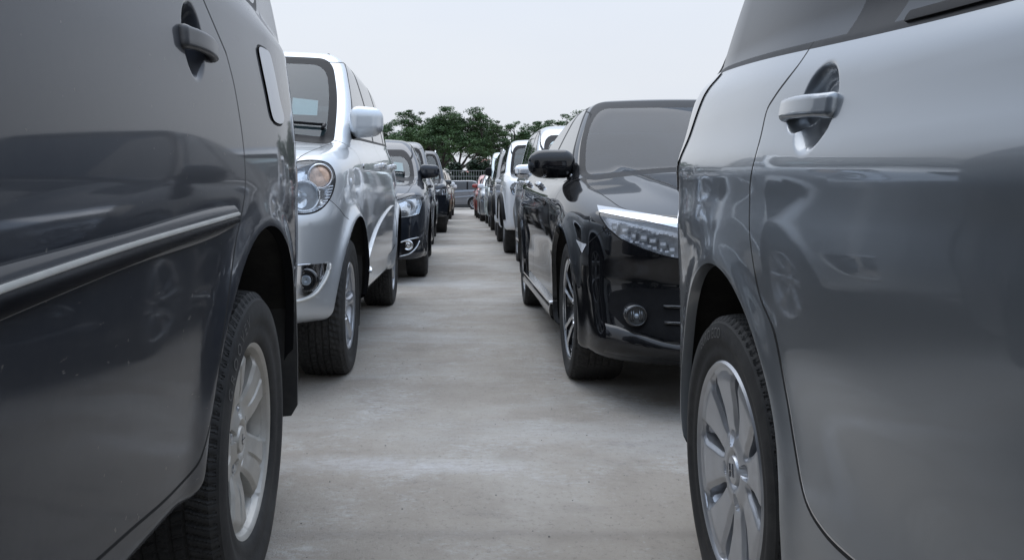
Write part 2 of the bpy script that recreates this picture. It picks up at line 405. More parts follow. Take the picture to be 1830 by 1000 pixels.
class MB:
    """collects plain shapes into one mesh"""
    def __init__(s): s.V = []; s.F = []; s.m = []; s.n = 0
    def add(s, V, F, mi=0):
        V = np.asarray(V, float)
        s.V.append(V); s.F += [[i + s.n for i in f] for f in (F.tolist() if isinstance(F, np.ndarray) else F)]; s.m += [mi] * len(F); s.n += len(V)
    def box(s, c, d, mi=0, rot=None):
        c = np.array(c, float); q = np.array([[x, y, z] for x in (-1, 1) for y in (-1, 1) for z in (-1, 1)]) * np.array(d) / 2
        if rot is not None: q = q @ np.array(rot).T
        s.add(q + c, [[0, 1, 3, 2], [4, 6, 7, 5], [0, 4, 5, 1], [2, 3, 7, 6], [0, 2, 6, 4], [1, 5, 7, 3]], mi)
    def tube(s, pts, r, n=8, mi=0, caps=True):
        P = np.asarray(pts, float); m = len(P); r = [r] * m if np.isscalar(r) else r; V = []
        for i in range(m):
            d = P[min(i + 1, m - 1)] - P[max(i - 1, 0)]; d /= np.linalg.norm(d) + 1e-12
            a = np.array([0, 0, 1.0]) if abs(d[2]) < 0.9 else np.array([1.0, 0, 0])
            u = np.cross(a, d); u /= np.linalg.norm(u); v = np.cross(d, u)
            for j in range(n):
                t = 2 * math.pi * j / n; V.append(P[i] + r[i] * (math.cos(t) * u + math.sin(t) * v))
        F = [[i * n + j, i * n + (j + 1) % n, (i + 1) * n + (j + 1) % n, (i + 1) * n + j] for i in range(m - 1) for j in range(n)]
        if caps: F += [list(range(n))[::-1], list(range((m - 1) * n, m * n))]
        s.add(V, F, mi)
    def lathe(s, prof, axis_c, n=48, mi=0, axis='x'):
        """prof: (along axis, radius)"""
        c = np.array(axis_c, float); V = []
        for (a, r) in prof:
            for j in range(n):
                t = 2 * math.pi * j / n; q = (a, r * math.cos(t), r * math.sin(t))
                if axis == 'y': q = (q[1], q[0], q[2])
                if axis == 'z': q = (q[1], q[2], q[0])
                V.append(c + q)
        F = [[i * n + j, i * n + (j + 1) % n, (i + 1) * n + (j + 1) % n, (i + 1) * n + j] for i in range(len(prof) - 1) for j in range(n)]
        s.add(V, F, mi)
    def build(s, name, mats, parent=None, smooth=False, loc=None):
        return mesh_obj(name, np.concatenate(s.V), s.F, mats, parent, s.m, None, smooth, loc)
def sdf_obj(name, F, lo, hi, h, m, parent=None, loc=None):
    V, Q = surface_nets(F, lo, hi, h); V = project(F, V, 2); N = normals(F, V); T = orient(V, tri(Q), N)
    return mesh_obj(name, V, T, m, parent, None, N, True, loc)
def rbox(P, c, d, r):
    q = np.abs(P - np.array(c)) - (np.array(d) / 2 - r)
    return np.linalg.norm(np.maximum(q, 0), axis=1) + np.minimum(q.max(1), 0) - r
# ---------------------------------------------------------------- wheels (outer face towards +x, axle through origin)
_wm = {}
def tyre_mesh(Rt, wt, rr, na, tread, text=None, blocky=1.0):
    hw = wt / 2; sw = 0.006
    tw = hw * 0.82                                   # half tread width
    side = [(0.80 * hw, rr - 0.004), (0.93 * hw, rr + 0.006), (0.985 * hw, rr + 0.16 * (Rt - rr)), (1.0 * hw, rr + 0.34 * (Rt - rr)), (1.03 * hw + 0.003, rr + 0.52 * (Rt - rr)),
            (1.02 * hw + 0.002, rr + 0.70 * (Rt - rr)), (0.97 * hw, rr + 0.84 * (Rt - rr)), (0.91 * hw, Rt - 0.012)]
    cs = Cur([(i, p[0]) for i, p in enumerate(side)]); cr = Cur([(i, p[1]) for i, p in enumerate(side)])
    k = np.linspace(0, len(side) - 1, 22 if tread else 12)
    A = [(float(cs(q)), float(cr(q))) for q in k]
    xs = np.linspace(0.86 * hw, -0.86 * hw, 61 if tread else 13)
    T = [(x, Rt - 0.0045 * (abs(x) / tw) ** 3) for x in xs]
    prof = np.array(A + T + [(-a, r) for a, r in A[::-1]])
    th = np.linspace(0, 2 * math.pi, na, endpoint=False)
    X = np.repeat(prof[:, 0][:, None], na, 1); Rr = np.repeat(prof[:, 1][:, None], na, 1); TH = np.repeat(th[None, :], len(prof), 0)
    istr = np.zeros(len(prof), bool); istr[len(A) - 3:len(A) + len(T) + 3] = True
    if tread:
        u = X / hw; g = np.zeros_like(X)
        for gx in (-0.42, -0.14, 0.14, 0.42): g = np.maximum(g, 1 - sstep(0.022, 0.042, np.abs(u - gx)))
        np_ = 76 if na > 500 else 64; ph = (TH / (2 * math.pi) * np_)
        rib = np.digitize(u, [-0.42, -0.14, 0.14, 0.42])
        sl = np.choose(rib, [1.4, -1.2, 0.9, -1.2, 1.4]); shf = np.choose(rib, [0.0, 0.37, 0.1, 0.62, 0.3])
        q = (ph + sl * u + shf) % 1.0
        lat = 1 - sstep(0.07, 0.13, np.abs(q - 0.5)) if na > 500 else 1 - sstep(0.10, 0.2, np.abs(q - 0.5)); lat = lat * (1 - 0.45 * sstep(0.55, 0.9, np.abs(u))); lat = np.where((rib == 2), lat * 0.6, lat)
        q2 = (ph * 2 + sl * 2 * u + shf) % 1.0; sip = (1 - sstep(0.05, 0.14, np.abs(q2 - 0.1))) * 0.4
        dep = np.maximum(np.maximum(g, lat * 0.85), sip)
        Rr = Rr - np.where(istr[:, None], dep * 0.0075 * blocky, 0)
    else:
        g = np.zeros_like(X); u = X / hw
        for gx in (-0.42, -0.14, 0.14, 0.42): g = np.maximum(g, 1 - sstep(0.04, 0.09, np.abs(u - gx)))
        q = ((TH / (2 * math.pi) * (na / 4)) % 1.0); lat = (q < 0.26) * (np.abs(u) > 0.5)
        Rr = Rr - np.where(istr[:, None], np.maximum(g, lat) * 0.007, 0)
    # raised / recessed rings in the sidewall
    s = (Rr - rr) / (Rt - rr); out = X > 0.5 * hw
    ring = (np.exp(-((s - 0.80) / 0.02) ** 2) + 0.8 * np.exp(-((s - 0.20) / 0.025) ** 2)) * 0.0016
    X = X + np.where(out, ring, 0)
    # flat spot at the ground
    Zc = Rr * np.cos(TH); Yc = Rr * np.sin(TH)
    V = np.stack([X, Yc, Zc], -1).reshape(-1, 3)
    fl = -(Rt - 0.010); low = V[:, 2] < fl
    V[low, 2] = fl + (V[low, 2] - fl) * 0.08
    b = np.clip((-V[:, 2] - Rt * 0.6) / (Rt * 0.4), 0, 1); V[:, 0] *= 1 + 0.05 * b * (np.hypot(V[:, 1], V[:, 2]) < Rt * 0.97)
    m = len(prof); I = np.arange(m - 1)[:, None] * na; J = np.arange(na)[None, :]; J2 = (J + 1) % na
    Q = np.stack([I + J, I + J2, I + na + J2, I + na + J], -1).reshape(-1, 4)
    return V, Q
def rim_mesh(rr, style):
    """face disc as a height field in the wheel plane, cut by the spoke outline"""
    d = STY[style]
    n, hubr = d['n'], d['hub']
    def fld(P):
        y, z = P[:, 1], P[:, 2]; r = np.hypot(y, z); t = np.arctan2(y, z) + d.get('rot', 0.0)
        per = 2 * math.pi / n
        a = (t + per / 2) % per - per / 2
        x = np.abs(a) * r
        hw = np.interp(r / rr, d['wr'], d['ww']) * rr
        sp = x - hw
        if 'slot' in d:                                # a gap down the middle of each spoke
            sw = np.interp(r / rr, d['slot'][0], d['slot'][1]) * rr
            sp = np.maximum(sp, sw - x)
        hub = r - hubr * rr; ring = (0.94 * rr) - r
        return smin(smin(sp, hub, 0.03 * rr * 2), ring, 0.035 * rr * 2)
    na, nr = 180, 30
    rs = np.concatenate([[0.001], np.linspace(0.05, 1.0, nr)]) * rr
    th = np.linspace(0, 2 * math.pi, na, endpoint=False)
    V = np.array([(0, r * math.sin(t), r * math.cos(t)) for r in rs for t in th]); m = len(rs)
    I = np.arange(m - 1)[:, None] * na; J = np.arange(na)[None, :]; J2 = (J + 1) % na
    Q = np.stack([I + J, I + J2, I + na + J2, I + na + J], -1).reshape(-1, 4)
    M_ = Mesh(V, tri(Q)); M_.cut(fld, 0.0); M_.cut(fld, -0.010 * rr / 0.2)
    fc = fld(M_.cen()); M_.drop(fc > 0)
    def height(P):
        y, z = P[:, 1], P[:, 2]; r = np.hypot(y, z) / rr; t = np.arctan2(y, z) + d.get('rot', 0.0)
        per = 2 * math.pi / n; a = (t + per / 2) % per - per / 2; x = np.abs(a) * r
        h = np.interp(r, [p[0] for p in d['prof']], [p[1] for p in d['prof']])
        hw = np.interp(r, d['wr'], d['ww']); e = sstep(0.0, 0.010, -fld(P) * 0.2 / rr)
        h = h - (1 - e) * 0.006
        onsp = sstep(hubr, hubr + 0.08, r) * (1 - sstep(0.86, 0.93, r))
        h = h + onsp * d.get('crown', 0.0) * (1 - np.clip(x / np.maximum(hw, 1e-3), 0, 1.3) ** 2)
        if 'groove' in d: h = h - onsp * d['groove'] * (1 - sstep(0.012, 0.028, x))
        h = h - 0.010 * (1 - sstep(0.165, 0.19, r)) * d.get('capdip', 1)
        if 'lugs' in d:
            for k in range(d['lugs']):
                b = 2 * math.pi * (k + d.get('lugoff', 0.5)) / d['lugs']; q = np.hypot(y / rr - 0.30 * math.sin(b), z / rr - 0.30 * math.cos(b))
                h = h - 0.016 * (1 - sstep(0.055, 0.075, q))
        return h
    V = M_.V.copy(); V[:, 0] = height(V); T = M_.T
    T = orient(V, T, np.tile([1.0, 0, 0], (len(V), 1)))
    # walls behind every edge
    B = boundary(T); u, inv = np.unique(B, return_inverse=True); inv = inv.reshape(B.shape)
    back = V[u].copy(); rad = np.hypot(back[:, 1], back[:, 2]); keep = rad < 0.985 * rr
    back[:, 0] -= np.where(keep, 0.034, 0.0); n0 = len(V)
    front2 = V[u].copy()
    V2 = np.concatenate([V, front2, back])
    nu = len(u)
    W_ = np.concatenate([np.stack([n0 + inv[:, 1], n0 + inv[:, 0], n0 + nu + inv[:, 0]], 1), np.stack([n0 + inv[:, 1], n0 + nu + inv[:, 0], n0 + nu + inv[:, 1]], 1)])
    cenr = np.hypot(V[:, 1], V[:, 2])[T].mean(1)
    cutm = d.get('cut', False)
    mi = np.concatenate([np.where(cutm & (fld(V[T].mean(1)) < -0.001) & (cenr > 0.3 * rr), 1, 0), np.zeros(len(W_), int)])
    mb = MB(); mb.add(V2, np.concatenate([T, W_])); mb.m = mi.tolist()
    # flange and barrel
    ox = d['prof'][-1][1]
    mb.lathe([(ox - 0.001, rr * 0.965), (ox + 0.004, rr * 0.99), (ox + 0.006, rr * 1.01), (ox + 0.001, rr * 1.035), (ox - 0.008, rr * 1.03)], (0, 0, 0), 96, 1 if cutm else 0)
    mb.lathe([(ox - 0.001, rr * 0.968), (ox - 0.02, rr * 0.93), (ox - 0.05, rr * 0.90), (ox - 0.14, rr * 0.92), (ox - 0.17, rr * 1.0)], (0, 0, 0), 64, 0)
    return mb
STY = {
 # five broad spokes, each pressed with a pair of flat bars (large dusty MPV wheel)
 'five_bar': dict(n=5, hub=0.42, rot=0.33, wr=[0.3, 0.45, 0.7, 0.93], ww=[0.21, 0.23, 0.27, 0.34], crown=0.004, groove=0.005, lugs=5, lugoff=0.0,
                  prof=[(0, -0.012), (0.2, -0.012), (0.36, -0.022), (0.6, -0.010), (0.85, -0.004), (0.93, -0.012), (0.96, 0.0), (1.0, 0.0)]),
 # nine flat spokes, paired
 'ten_flat': dict(n=8, hub=0.36, rot=0.0, wr=[0.3, 0.5, 0.8, 0.93], ww=[0.13, 0.155, 0.235, 0.30], crown=0.002, lugs=4, lugoff=0.0,
                  prof=[(0, -0.006), (0.2, -0.006), (0.36, -0.012), (0.6, -0.008), (0.85, 0.000), (0.93, -0.002), (0.96, 0.002), (1.0, 0.002)]),
 'six': dict(n=6, hub=0.32, rot=0.2, wr=[0.3, 0.5, 0.8, 0.93], ww=[0.13, 0.10, 0.12, 0.16], crown=0.006, lugs=5,
             prof=[(0, -0.016), (0.3, -0.020), (0.6, -0.010), (0.9, -0.004), (0.96, 0.0), (1.0, 0.0)]),
 # five twisted double spokes, black with machined faces
 'twin': dict(n=5, hub=0.24, rot=0.45, wr=[0.2, 0.5, 0.8, 0.93], ww=[0.12, 0.17, 0.22, 0.27], slot=([0.0, 0.34, 0.42, 0.7, 0.93], [-0.05, -0.02, 0.045, 0.10, 0.15]), crown=0.0, lugs=5, cut=True,
              prof=[(0, -0.03), (0.25, -0.03), (0.5, -0.012), (0.9, 0.0), (0.96, 0.0), (1.0, 0.0)]),
 'ten': dict(n=10, hub=0.30, rot=0.0, wr=[0.3, 0.6, 0.93], ww=[0.07, 0.055, 0.08], crown=0.004, lugs=5,
             prof=[(0, -0.014), (0.3, -0.016), (0.6, -0.008), (0.9, 0.0), (0.96, 0.0), (1.0, 0.0)]),
}
def wheel_meshes(key, Rt, wt, rr, style, hero, rimmat, emblem=None, text=None):
    k = (key,)
    if k in _wm: return _wm[k]
    V, Q = tyre_mesh(Rt, wt, rr, 768 if hero == 2 else (240 if hero else 96), hero > 0)
    ty = mesh_obj('tyre', V, Q, M['tyre'])
    if hero: ty.data.set_sharp_from_angle(angle=R(28))
    mb = rim_mesh(rr, style)
    ox = wt / 2 * (0.84 if key == 'mpv' else 0.90)
    mb.V = [v + np.array([ox, 0, 0]) for v in mb.V]
    rim = mb.build('rim', [rimmat, M['cut']], smooth=True)
    rim.data.set_sharp_from_angle(angle=R(32))
    hb = MB(); hb.lathe([(-0.05, 0.02), (0.012, 0.03), (0.012, rr * 0.72), (-0.006, rr * 0.72), (-0.006, rr * 0.5), (-0.05, rr * 0.4)], (0, 0, 0), 40)
    hb.box((-0.0, rr * 0.55, 0.02), (0.07, 0.06, 0.13))
    hub = hb.build('wheel', M['disc'], smooth=True); hub.data.set_sharp_from_angle(angle=R(35))
    cx = ox - 0.012 + STY[style]['prof'][0][1]
    cp = MB(); cp.lathe([(cx + 0.013, 0.0005), (cx + 0.0135, 0.020), (cx + 0.012, 0.027), (cx + 0.006, 0.030), (cx - 0.01, 0.0305)], (0, 0, 0), 40)
    em = emblem or []
    for (a, b, c_, d_) in em: cp.tube([(cx + 0.0145, a, b), (cx + 0.0145, c_, d_)], 0.0016, 6, 1)
    cap = cp.build('hub_cap', [rimmat, M['chrome']], smooth=True); cap.data.set_sharp_from_angle(angle=R(35))
    objs = [hub, ty, rim, cap]
    nl = STY[style].get('lugs', 5)
    if hero:
        for q in range(nl):
            lg = MB(); b = 2 * math.pi * (q + STY[style].get('lugoff', 0.5)) / nl
            lg.lathe([(ox - 0.05, 0.010), (ox - 0.022, 0.010), (ox - 0.019, 0.007), (ox - 0.018, 0.0005)], (0, 0.30 * rr * math.sin(b), 0.30 * rr * math.cos(b)), 6)
            objs.append(lg.build('lug_nut', M['satin']))
    if text:
        objs += [sidewall_text(text[0], text[1], text[2], Rt, rr, wt, text[3])]
    for o in objs: C.objects.unlink(o)
    _wm[k] = objs; return objs
def sidewall_text(txt, ang, size, Rt, rr, wt, spread):
    """raised moulded letters bent round the tyre wall; ang = clock angle of the text centre seen from outside"""
    cu = bpy.data.curves.new('lettering', 'FONT'); cu.body = txt; cu.size = size; cu.align_x = 'CENTER'; cu.align_y = 'CENTER'; cu.extrude = 0.0; cu.resolution_u = 3; cu.space_character = spread
    o = bpy.data.objects.new('lettering', cu); C.objects.link(o)
    dg = bpy.context.evaluated_depsgraph_get(); me = bpy.data.meshes.new_from_object(o.evaluated_get(dg))
    bpy.data.objects.remove(o)
    P = np.array([v.co[:] for v in me.vertices]); Fc = [list(p.vertices) for p in me.polygons]
    r0 = rr + 0.60 * (Rt - rr); rad = r0 + P[:, 1]; a = ang - P[:, 0] / r0
    # seen from +x the clock runs: +y is right-to-left, so text advances towards -angle
    xx = wt / 2 * 1.03 + 0.0045
    sp = (rad - rr) / (Rt - rr); xx = wt / 2 * np.interp(sp, [0.34, 0.52, 0.7, 0.84], [1.0, 1.03, 1.02, 0.97]) + np.interp(sp, [0.34, 0.52, 0.7, 0.84], [0.0, 0.003, 0.002, 0.0]) + 0.0016
    V = np.stack([xx, rad * np.sin(-a) * -1, rad * np.cos(a)], 1)
    V[:, 1] = rad * np.sin(a) * -1
    return mesh_obj('lettering', V, [f for f in Fc], M['letter'], smooth=False)
M['letter'] = plain('moulded_rubber_lettering', (0.11, 0.105, 0.098), 0.6)
def put_wheel(car, key, x, y, z, side, steer=0.0, spin=0.0):
    objs = _wm[(key,)]
    hub = objs[0].copy(); C.objects.link(hub); hub.parent = car
    hub.location = (x, y, z); hub.rotation_euler = (spin if side > 0 else spin, 0, (0 if side > 0 else math.pi) + steer)
    for o in objs[1:]:
        c = o.copy(); C.objects.link(c); c.parent = hub
    return hub
# ---------------------------------------------------------------- car builder
LMK = 30
def stray(m, lab, to):
    """hand crumbs of a panel that are not joined to its main piece back to the body"""
    sel = np.where(m.L == lab)[0]
    if not len(sel): return
    for side in (1, -1):
        q = sel[(m.V[m.T[sel]].mean(1)[:, 0] * side) > 0] if lab in (8, 9) else sel
        if not len(q): continue
        T = m.T[q]; u, inv = np.unique(T, return_inverse=True); T = inv.reshape(T.shape); c = np.arange(len(u))
        for _ in range(400):
            mn = c[T].min(1); n = c.copy()
            for k in range(3): np.minimum.at(n, T[:, k], mn)
            n = n[n]
            if (n == c).all(): break
            c = n
        fc = c[T[:, 0]]; ids, cnt = np.unique(fc, return_counts=True); m.L[q[fc != ids[np.argmax(cnt)]]] = to
class Car:
    """local frame: x right, y rearwards from the front axle, z up"""
    D = dict(wb=2.6, of=0.8, orr=0.85, W=1.72, R=0.32, arch=0.375, archz=0.02, track=0.03, zb=0.24, h=0.03,
        sec=[(0.15, 0.06), (0.26, 0.03), (0.42, 0.010), (0.60, 0.0), (0.78, 0.004), (0.95, 0.03), (1.10, 0.07)],
        plan=None, top=[(-0.8, 0.80), (-0.55, 0.90), (0.0, 0.97), (0.7, 1.03), (2.6, 1.05), (3.5, 1.03)], crown=0.05,
        front=[(0.15, 0.10), (0.3, 0.02), (0.5, 0.0), (0.7, 0.03), (0.95, 0.14)], fb=0.16, fb4=0.22, rear=[(0.2, 0.06), (0.45, 0.0), (0.7, 0.02), (1.0, 0.06)], rb=0.10, rb4=0.12,
        kf=0.10, ks=0.10, kr=0.10, kb=0.05,
        belt=[(0.0, 0.98), (3.5, 1.04)], gw=0.03, t1=0.20, t2=0.16, gplan=[(0.3, 0.04), (0.9, 0.0), (2.6, 0.0), (3.4, 0.05)],
        roof=[(0.6, 1.56), (1.3, 1.67), (2.2, 1.70), (3.3, 1.62)], rcrown=0.06, krf=0.12,
        ws=(0.38, 1.02, 1.28, 1.62), wsb=0.22, kw=0.05, bk=(3.45, 1.0, 3.15, 1.62), bkb=0.06, kbk=0.10,
        flare=0.018, fls=0.07, crease=None, dents=None,
        apil=0.05, hdr=0.055, wcowl=0.03, bpil=1.62, cpil=2.62, dloend=3.25, dbelt=0.025, dlotop=0.05, steer=0.0,
        paint=None, dk=None)
    def __init__(s, name='parked_car', X=0, Y=0, yaw=0.0, **kw):
        p = dict(s.D); p.update(kw); s.p = p; s.__dict__.update(p)
        s.hw = s.W / 2
        if s.plan is None: s.plan = [(-s.of, 0.10), (-s.of * 0.5, 0.035), (0.1, 0.006), (0.8, 0.0), (s.wb - 0.3, 0.0), (s.wb + 0.2, 0.012), (s.wb + s.orr, 0.09)]
        for k in ('sec', 'plan', 'top', 'front', 'rear', 'belt', 'gplan', 'roof'): setattr(s, 'c_' + k, Cur(getattr(s, k)))
        s.X, s.Y, s.yaw = X, Y, yaw
        s.az = s.R - 0.01 + s.archz
        s.name = name
    # ---- the body surface as one implicit function
    def width(s, y, z):
        w = s.hw - s.c_sec(z) - s.c_plan(y)
        for yw in (0.0, s.wb):
            r = np.hypot(y - yw, (z - s.az))
            w = w + s.flare * np.exp(-(np.maximum(r - s.arch, 0) / s.fls) ** 2) * sstep(0.0, 0.15, z)
        if s.crease is not None: w = w + s.crease(y, z)
        return w
    def c_side(s, P): return np.abs(P[:, 0]) - s.width(P[:, 1], P[:, 2])
    def c_gside(s, P):
        ax = np.abs(P[:, 0]); y, z = P[:, 1], P[:, 2]; zb = s.c_belt(y); dz = np.maximum(z - zb, 0.0)
        return (ax - (s.hw - s.gw - s.c_sec(zb) - s.c_gplan(y) - s.t1 * dz - s.t2 * dz * np.abs(dz))) * 0.97
    def c_gtop(s, P): return (P[:, 2] - (s.c_roof(P[:, 1]) - s.rcrown * P[:, 0] ** 2))
    def c_ws(s, P):
        y0, z0, y1, z1 = s.ws; sl = (y1 - y0) / (z1 - z0); y = y0 + sl * (P[:, 2] - z0) + s.wsb * P[:, 0] ** 2 + getattr(s, 'wscurve', 0.10) * (P[:, 2] - z0) * (P[:, 2] - z1) * -1 * -1
        return (y - P[:, 1]) / math.hypot(1, sl)
    def c_bk(s, P):
        y0, z0, y1, z1 = s.bk; sl = (y1 - y0) / (z1 - z0); y = y0 + sl * (P[:, 2] - z0) - s.bkb * P[:, 0] ** 2
        return (P[:, 1] - y) / math.hypot(1, sl)
    def lower(s, P):
        ax = np.abs(P[:, 0]); y, z = P[:, 1], P[:, 2]
        side = ax - s.width(y, z)
        top = z - (s.c_top(y) - s.crown * ax ** 2)
        if hasattr(s, 'topx'): top = top - s.topx(ax, y)
        q = ax / s.hw
        fr = (-s.of + s.c_front(z) + s.fb * q ** 2 + s.fb4 * q ** 6) - y
        re = y - (s.wb + s.orr - s.c_rear(z) - s.rb * q ** 2 - s.rb4 * q ** 6)
        d = smax(side, top, s.ks)
        d = smax(d, fr * 0.85, s.kf); d = smax(d, re * 0.9, s.kr)
        zb = s.zb + getattr(s, 'rise', 0.10) * sstep(s.wb + 0.4, s.wb + s.orr, y)
        return smax(d, zb - z, s.kb)
    def F(s, P):
        d = s.lower(P)
        g = smax(s.c_gside(P), s.c_gtop(P), s.krf); g = smax(g, s.c_ws(P), s.kw); g = smax(g, s.c_bk(P), s.kbk)
        g = smax(g, s.c_belt(P[:, 1]) - 0.22 - P[:, 2], 0.02)
        d = smin(d, g, 0.035)
        if s.dents is not None: d = s.dents(s, P, d)
        return d
    # ---- frames
    def w2l(s, P):
        P = np.atleast_2d(np.asarray(P, float)) - np.array([s.X, s.Y, 0]); c, n = math.cos(-s.yaw), math.sin(-s.yaw)
        return np.stack([c * P[:, 0] - n * P[:, 1], n * P[:, 0] + c * P[:, 1], P[:, 2]], 1)
    def unproj(s, pts, tmax=25):
        """trace photo pixels onto the body surface"""
        out = []
        o = s.w2l([[0, 0, CH]])[0]
        for (u, v) in pts:
            d = s.w2l([[(u - CX) / FP, 1.0, CH - (v - CY) / FP]])[0] - o
            out.append(s.hit(o, d, 0.3, tmax, 900))
        return np.array(out)
    def hit(s, o, d, t0, t1, n):
        """first point of the body surface along a ray, or the closest approach"""
        t = np.linspace(t0, t1, n); P = o + t[:, None] * d; f = s.F(P); neg = f < 0
        i = int(np.argmax(neg)) if neg.any() else int(np.argmin(f))
        if not neg.any() or i == 0: return P[i]
        a, b = t[i - 1], t[i]
        for _ in range(3):
            tt = np.linspace(a, b, 12); q = s.F(o + tt[:, None] * d) < 0; k = max(1, int(np.argmax(q))); a, b = tt[k - 1], tt[k]
        return o + b * d
    def surf(s, y, z, side=1):
        """point and normal on the side at (y,z)"""
        p = s.hit(np.array([1.3 * side, y, z]), np.array([-1.0 * side, 0, 0]), 0, 1.3, 80); return p, normals(s.F, p[None])[0]
    def surf_dir(s, o, d):
        p = s.hit(np.array(o, float), np.array(d, float), 0, 3.0, 160); return p, normals(s.F, p[None])[0]
    # ---- build
    def build(s, label, group=None, detail=2, wheels=None, glass=None, wsglass=None, cat='car', extra=None, post=None):
        p = s
        root = empty(s.name, (s.X, s.Y, 0), s.yaw); tag(root, label, cat, group); s.root = root
        hw = s.hw
        V, Q = surface_nets(s.F, (-hw - 0.06, -s.of - 0.06, s.zb - 0.06), (hw + 0.06, s.wb + s.orr + 0.06, max(s.roof, key=lambda q: q[1])[1] + 0.06), s.h)
        V = project(s.F, V, 3); m = Mesh(V, orient(V, tri(Q), normals(s.F, V))); s.m = m
        ax = lambda P: np.abs(P[:, 0])
        # wheel wells
        Wi = hw - 0.30
        def well(P):
            d = 1e9
            for yw in (0, s.wb):
                r = np.hypot(P[:, 1] - yw, P[:, 2] - s.az) - s.arch
                # below the hub the opening runs straight down
                d = np.minimum(d, r)
            return np.maximum(d, Wi - ax(P))
        for (cy, cz, rad) in getattr(s, 'fine', []):
            m.refine(lambda P: np.hypot(P[:, 1] - cy, P[:, 2] - cz) - 0.0 + 10 * (np.abs(P[:, 0]) < 0.5 * hw), rad, 0.006, s.F, 3)
        if detail > 1: m.refine(well, 0.03, 0.02, s.F, 1)
        m.cut(well); m.drop(well(m.cen()) < 0)
        LB, LWS, LW, LT, LS, LHL, LRW, LBL, LDF, LDR, LHD, LCH, LQ, LTL, LG, LTG, LUB = range(17)
        s.LAB = dict(body=LB, ws=LWS, win=LW, trim=LT, seam=LS, hl=LHL, rw=LRW, blk=LBL, df=LDF, dr=LDR, hood=LHD, chrome=LCH, quarter=LQ, tail=LTL, grille=LG, tailgate=LTG, under=LUB)
        # side windows
        dend = s.dloend
        def win(P):
            y, z = P[:, 1], P[:, 2]
            d = smax(s.c_ws(P) + s.apil, s.c_gtop(P) + s.hdr, 0.09)
            d = smax(d, (s.c_belt(y) + s.dbelt) - z, 0.05)
            d = smax(d, s.c_bk(P) + (s.c_bk_len()), 0.12)
            return np.maximum(d, -(s.c_gside(P) + 0.03))
        if detail > 1: m.refine(win, 0.04, 0.018, s.F, 1)
        m.region(win, getattr(s, 'wtrim', 0.016), LT, [LB]); m.region(win, 0.0, LW, [LT])
        for yb, w in ((s.bpil, 0.045), (s.cpil, getattr(s, 'pilw', 0.04))):
            f = lambda P: np.maximum(np.abs(P[:, 1] - (yb + getattr(s, 'pilslope', 0.0) * (P[:, 2] - 1.2))) - w, win(P) - 0.0)
            m.region(f, 0.0, LT, [LW])
        # windscreen and rear window
        zc = s.ws[1]
        def wsf(P):
            d = smax(s.c_gside(P) + s.wsap if hasattr(s, 'wsap') else s.c_gside(P) + 0.075, s.c_gtop(P) + getattr(s, 'wshdr', 0.05), 0.08)
            d = smax(d, (s.c_wbase(P)) - P[:, 2], 0.05)
            return np.maximum(d, P[:, 1] - (s.ws[2] + 0.35))
        def wmask(P): return np.maximum(wsf(P), -(s.c_ws(P) + 0.10))
        if detail > 1: m.refine(wmask, 0.04, 0.018, s.F, 1)
        m.region(wmask, 0.012, LT, [LB]); m.region(wmask, 0.0, LWS, [LT, LB]); 
        fr = getattr(s, 'frit', 0.03)
        m.cut(wmask, -fr); c = wmask(m.cen()); m.L[(c > -fr) & (m.L == LWS)] = LBL
        def rwf(P):
            d = smax(s.c_gside(P) + 0.10, s.c_gtop(P) + 0.09, 0.08); d = smax(d, (s.c_belt(P[:, 1]) + 0.05) - P[:, 2], 0.05)
            return np.maximum(d, -(s.c_bk(P) + 0.04))
        m.region(rwf, 0.0, LRW, [LB])
        # underbody
        N = normals(s.F, m.cen()); m.L[(N[:, 2] < -0.93) & (m.cen()[:, 2] < s.zb + 0.15) & (m.L == LB)] = LUB
        # doors
        if getattr(s, 'doors', True):
            dz0 = s.zb + getattr(s, 'sill', 0.10)
            def topz(y): return s.c_roof(np.array(y)) - 0.035
            if getattr(s, 'doorpoly', None): dp = s.doorpoly
            else:
                af = s.arch + 0.06
                ya = max(0.36, s.ws[0] - 0.05)
                yt = s.ws[0] + (s.ws[2] - s.ws[0]) * 0.93
                yr1 = s.wb - af
                fd = [(ya + 0.02, dz0), (ya, s.az + 0.15), (ya, 0.98), (s.ws[0] + 0.12, s.ws[1] + 0.05), (yt, float(s.c_roof(yt)) - 0.07), (s.bpil, float(s.c_roof(s.bpil)) - 0.05), (s.bpil, dz0)]
                rd = [(s.bpil, dz0), (s.bpil, float(s.c_roof(s.bpil)) - 0.05), (s.cpil + 0.05, float(s.c_roof(s.cpil)) - 0.07), (s.cpil + 0.10, 1.08), (s.cpil + 0.05, 0.92),
                      (s.wb - s.arch * 0.55, s.az + s.arch + 0.04), (s.wb - s.arch - 0.03, s.az + 0.10), (s.wb - s.arch - 0.12, dz0)]
                dp = [round_poly(fd, 0.07), round_poly(rd, 0.07)]
            for poly, lab in zip(dp, (LDF, LDR)):
                f = lambda P: np.where(ax(P) < 0.55 * hw, 0.05, polysdf(P[:, 1], P[:, 2], poly))
                if detail > 1: m.refine(f, 0.02, 0.02, s.F, 1)
                m.seam(f, s.gapw, LS, lab, [LB], [LB, LDF, LDR, LT, LUB])
                if getattr(s, 'edge', None) and lab == LDR:  # highlight along the door edge, put in as a thin chrome-coloured band
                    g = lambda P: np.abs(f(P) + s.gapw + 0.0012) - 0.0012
                    m.cut(f, -s.gapw - 0.0024); c = m.cen(); m.L[(g(c) < 0) & (m.L == lab) & (c[:, 2] < s.edge) & (c[:, 1] > s.bpil + 0.1)] = LCH
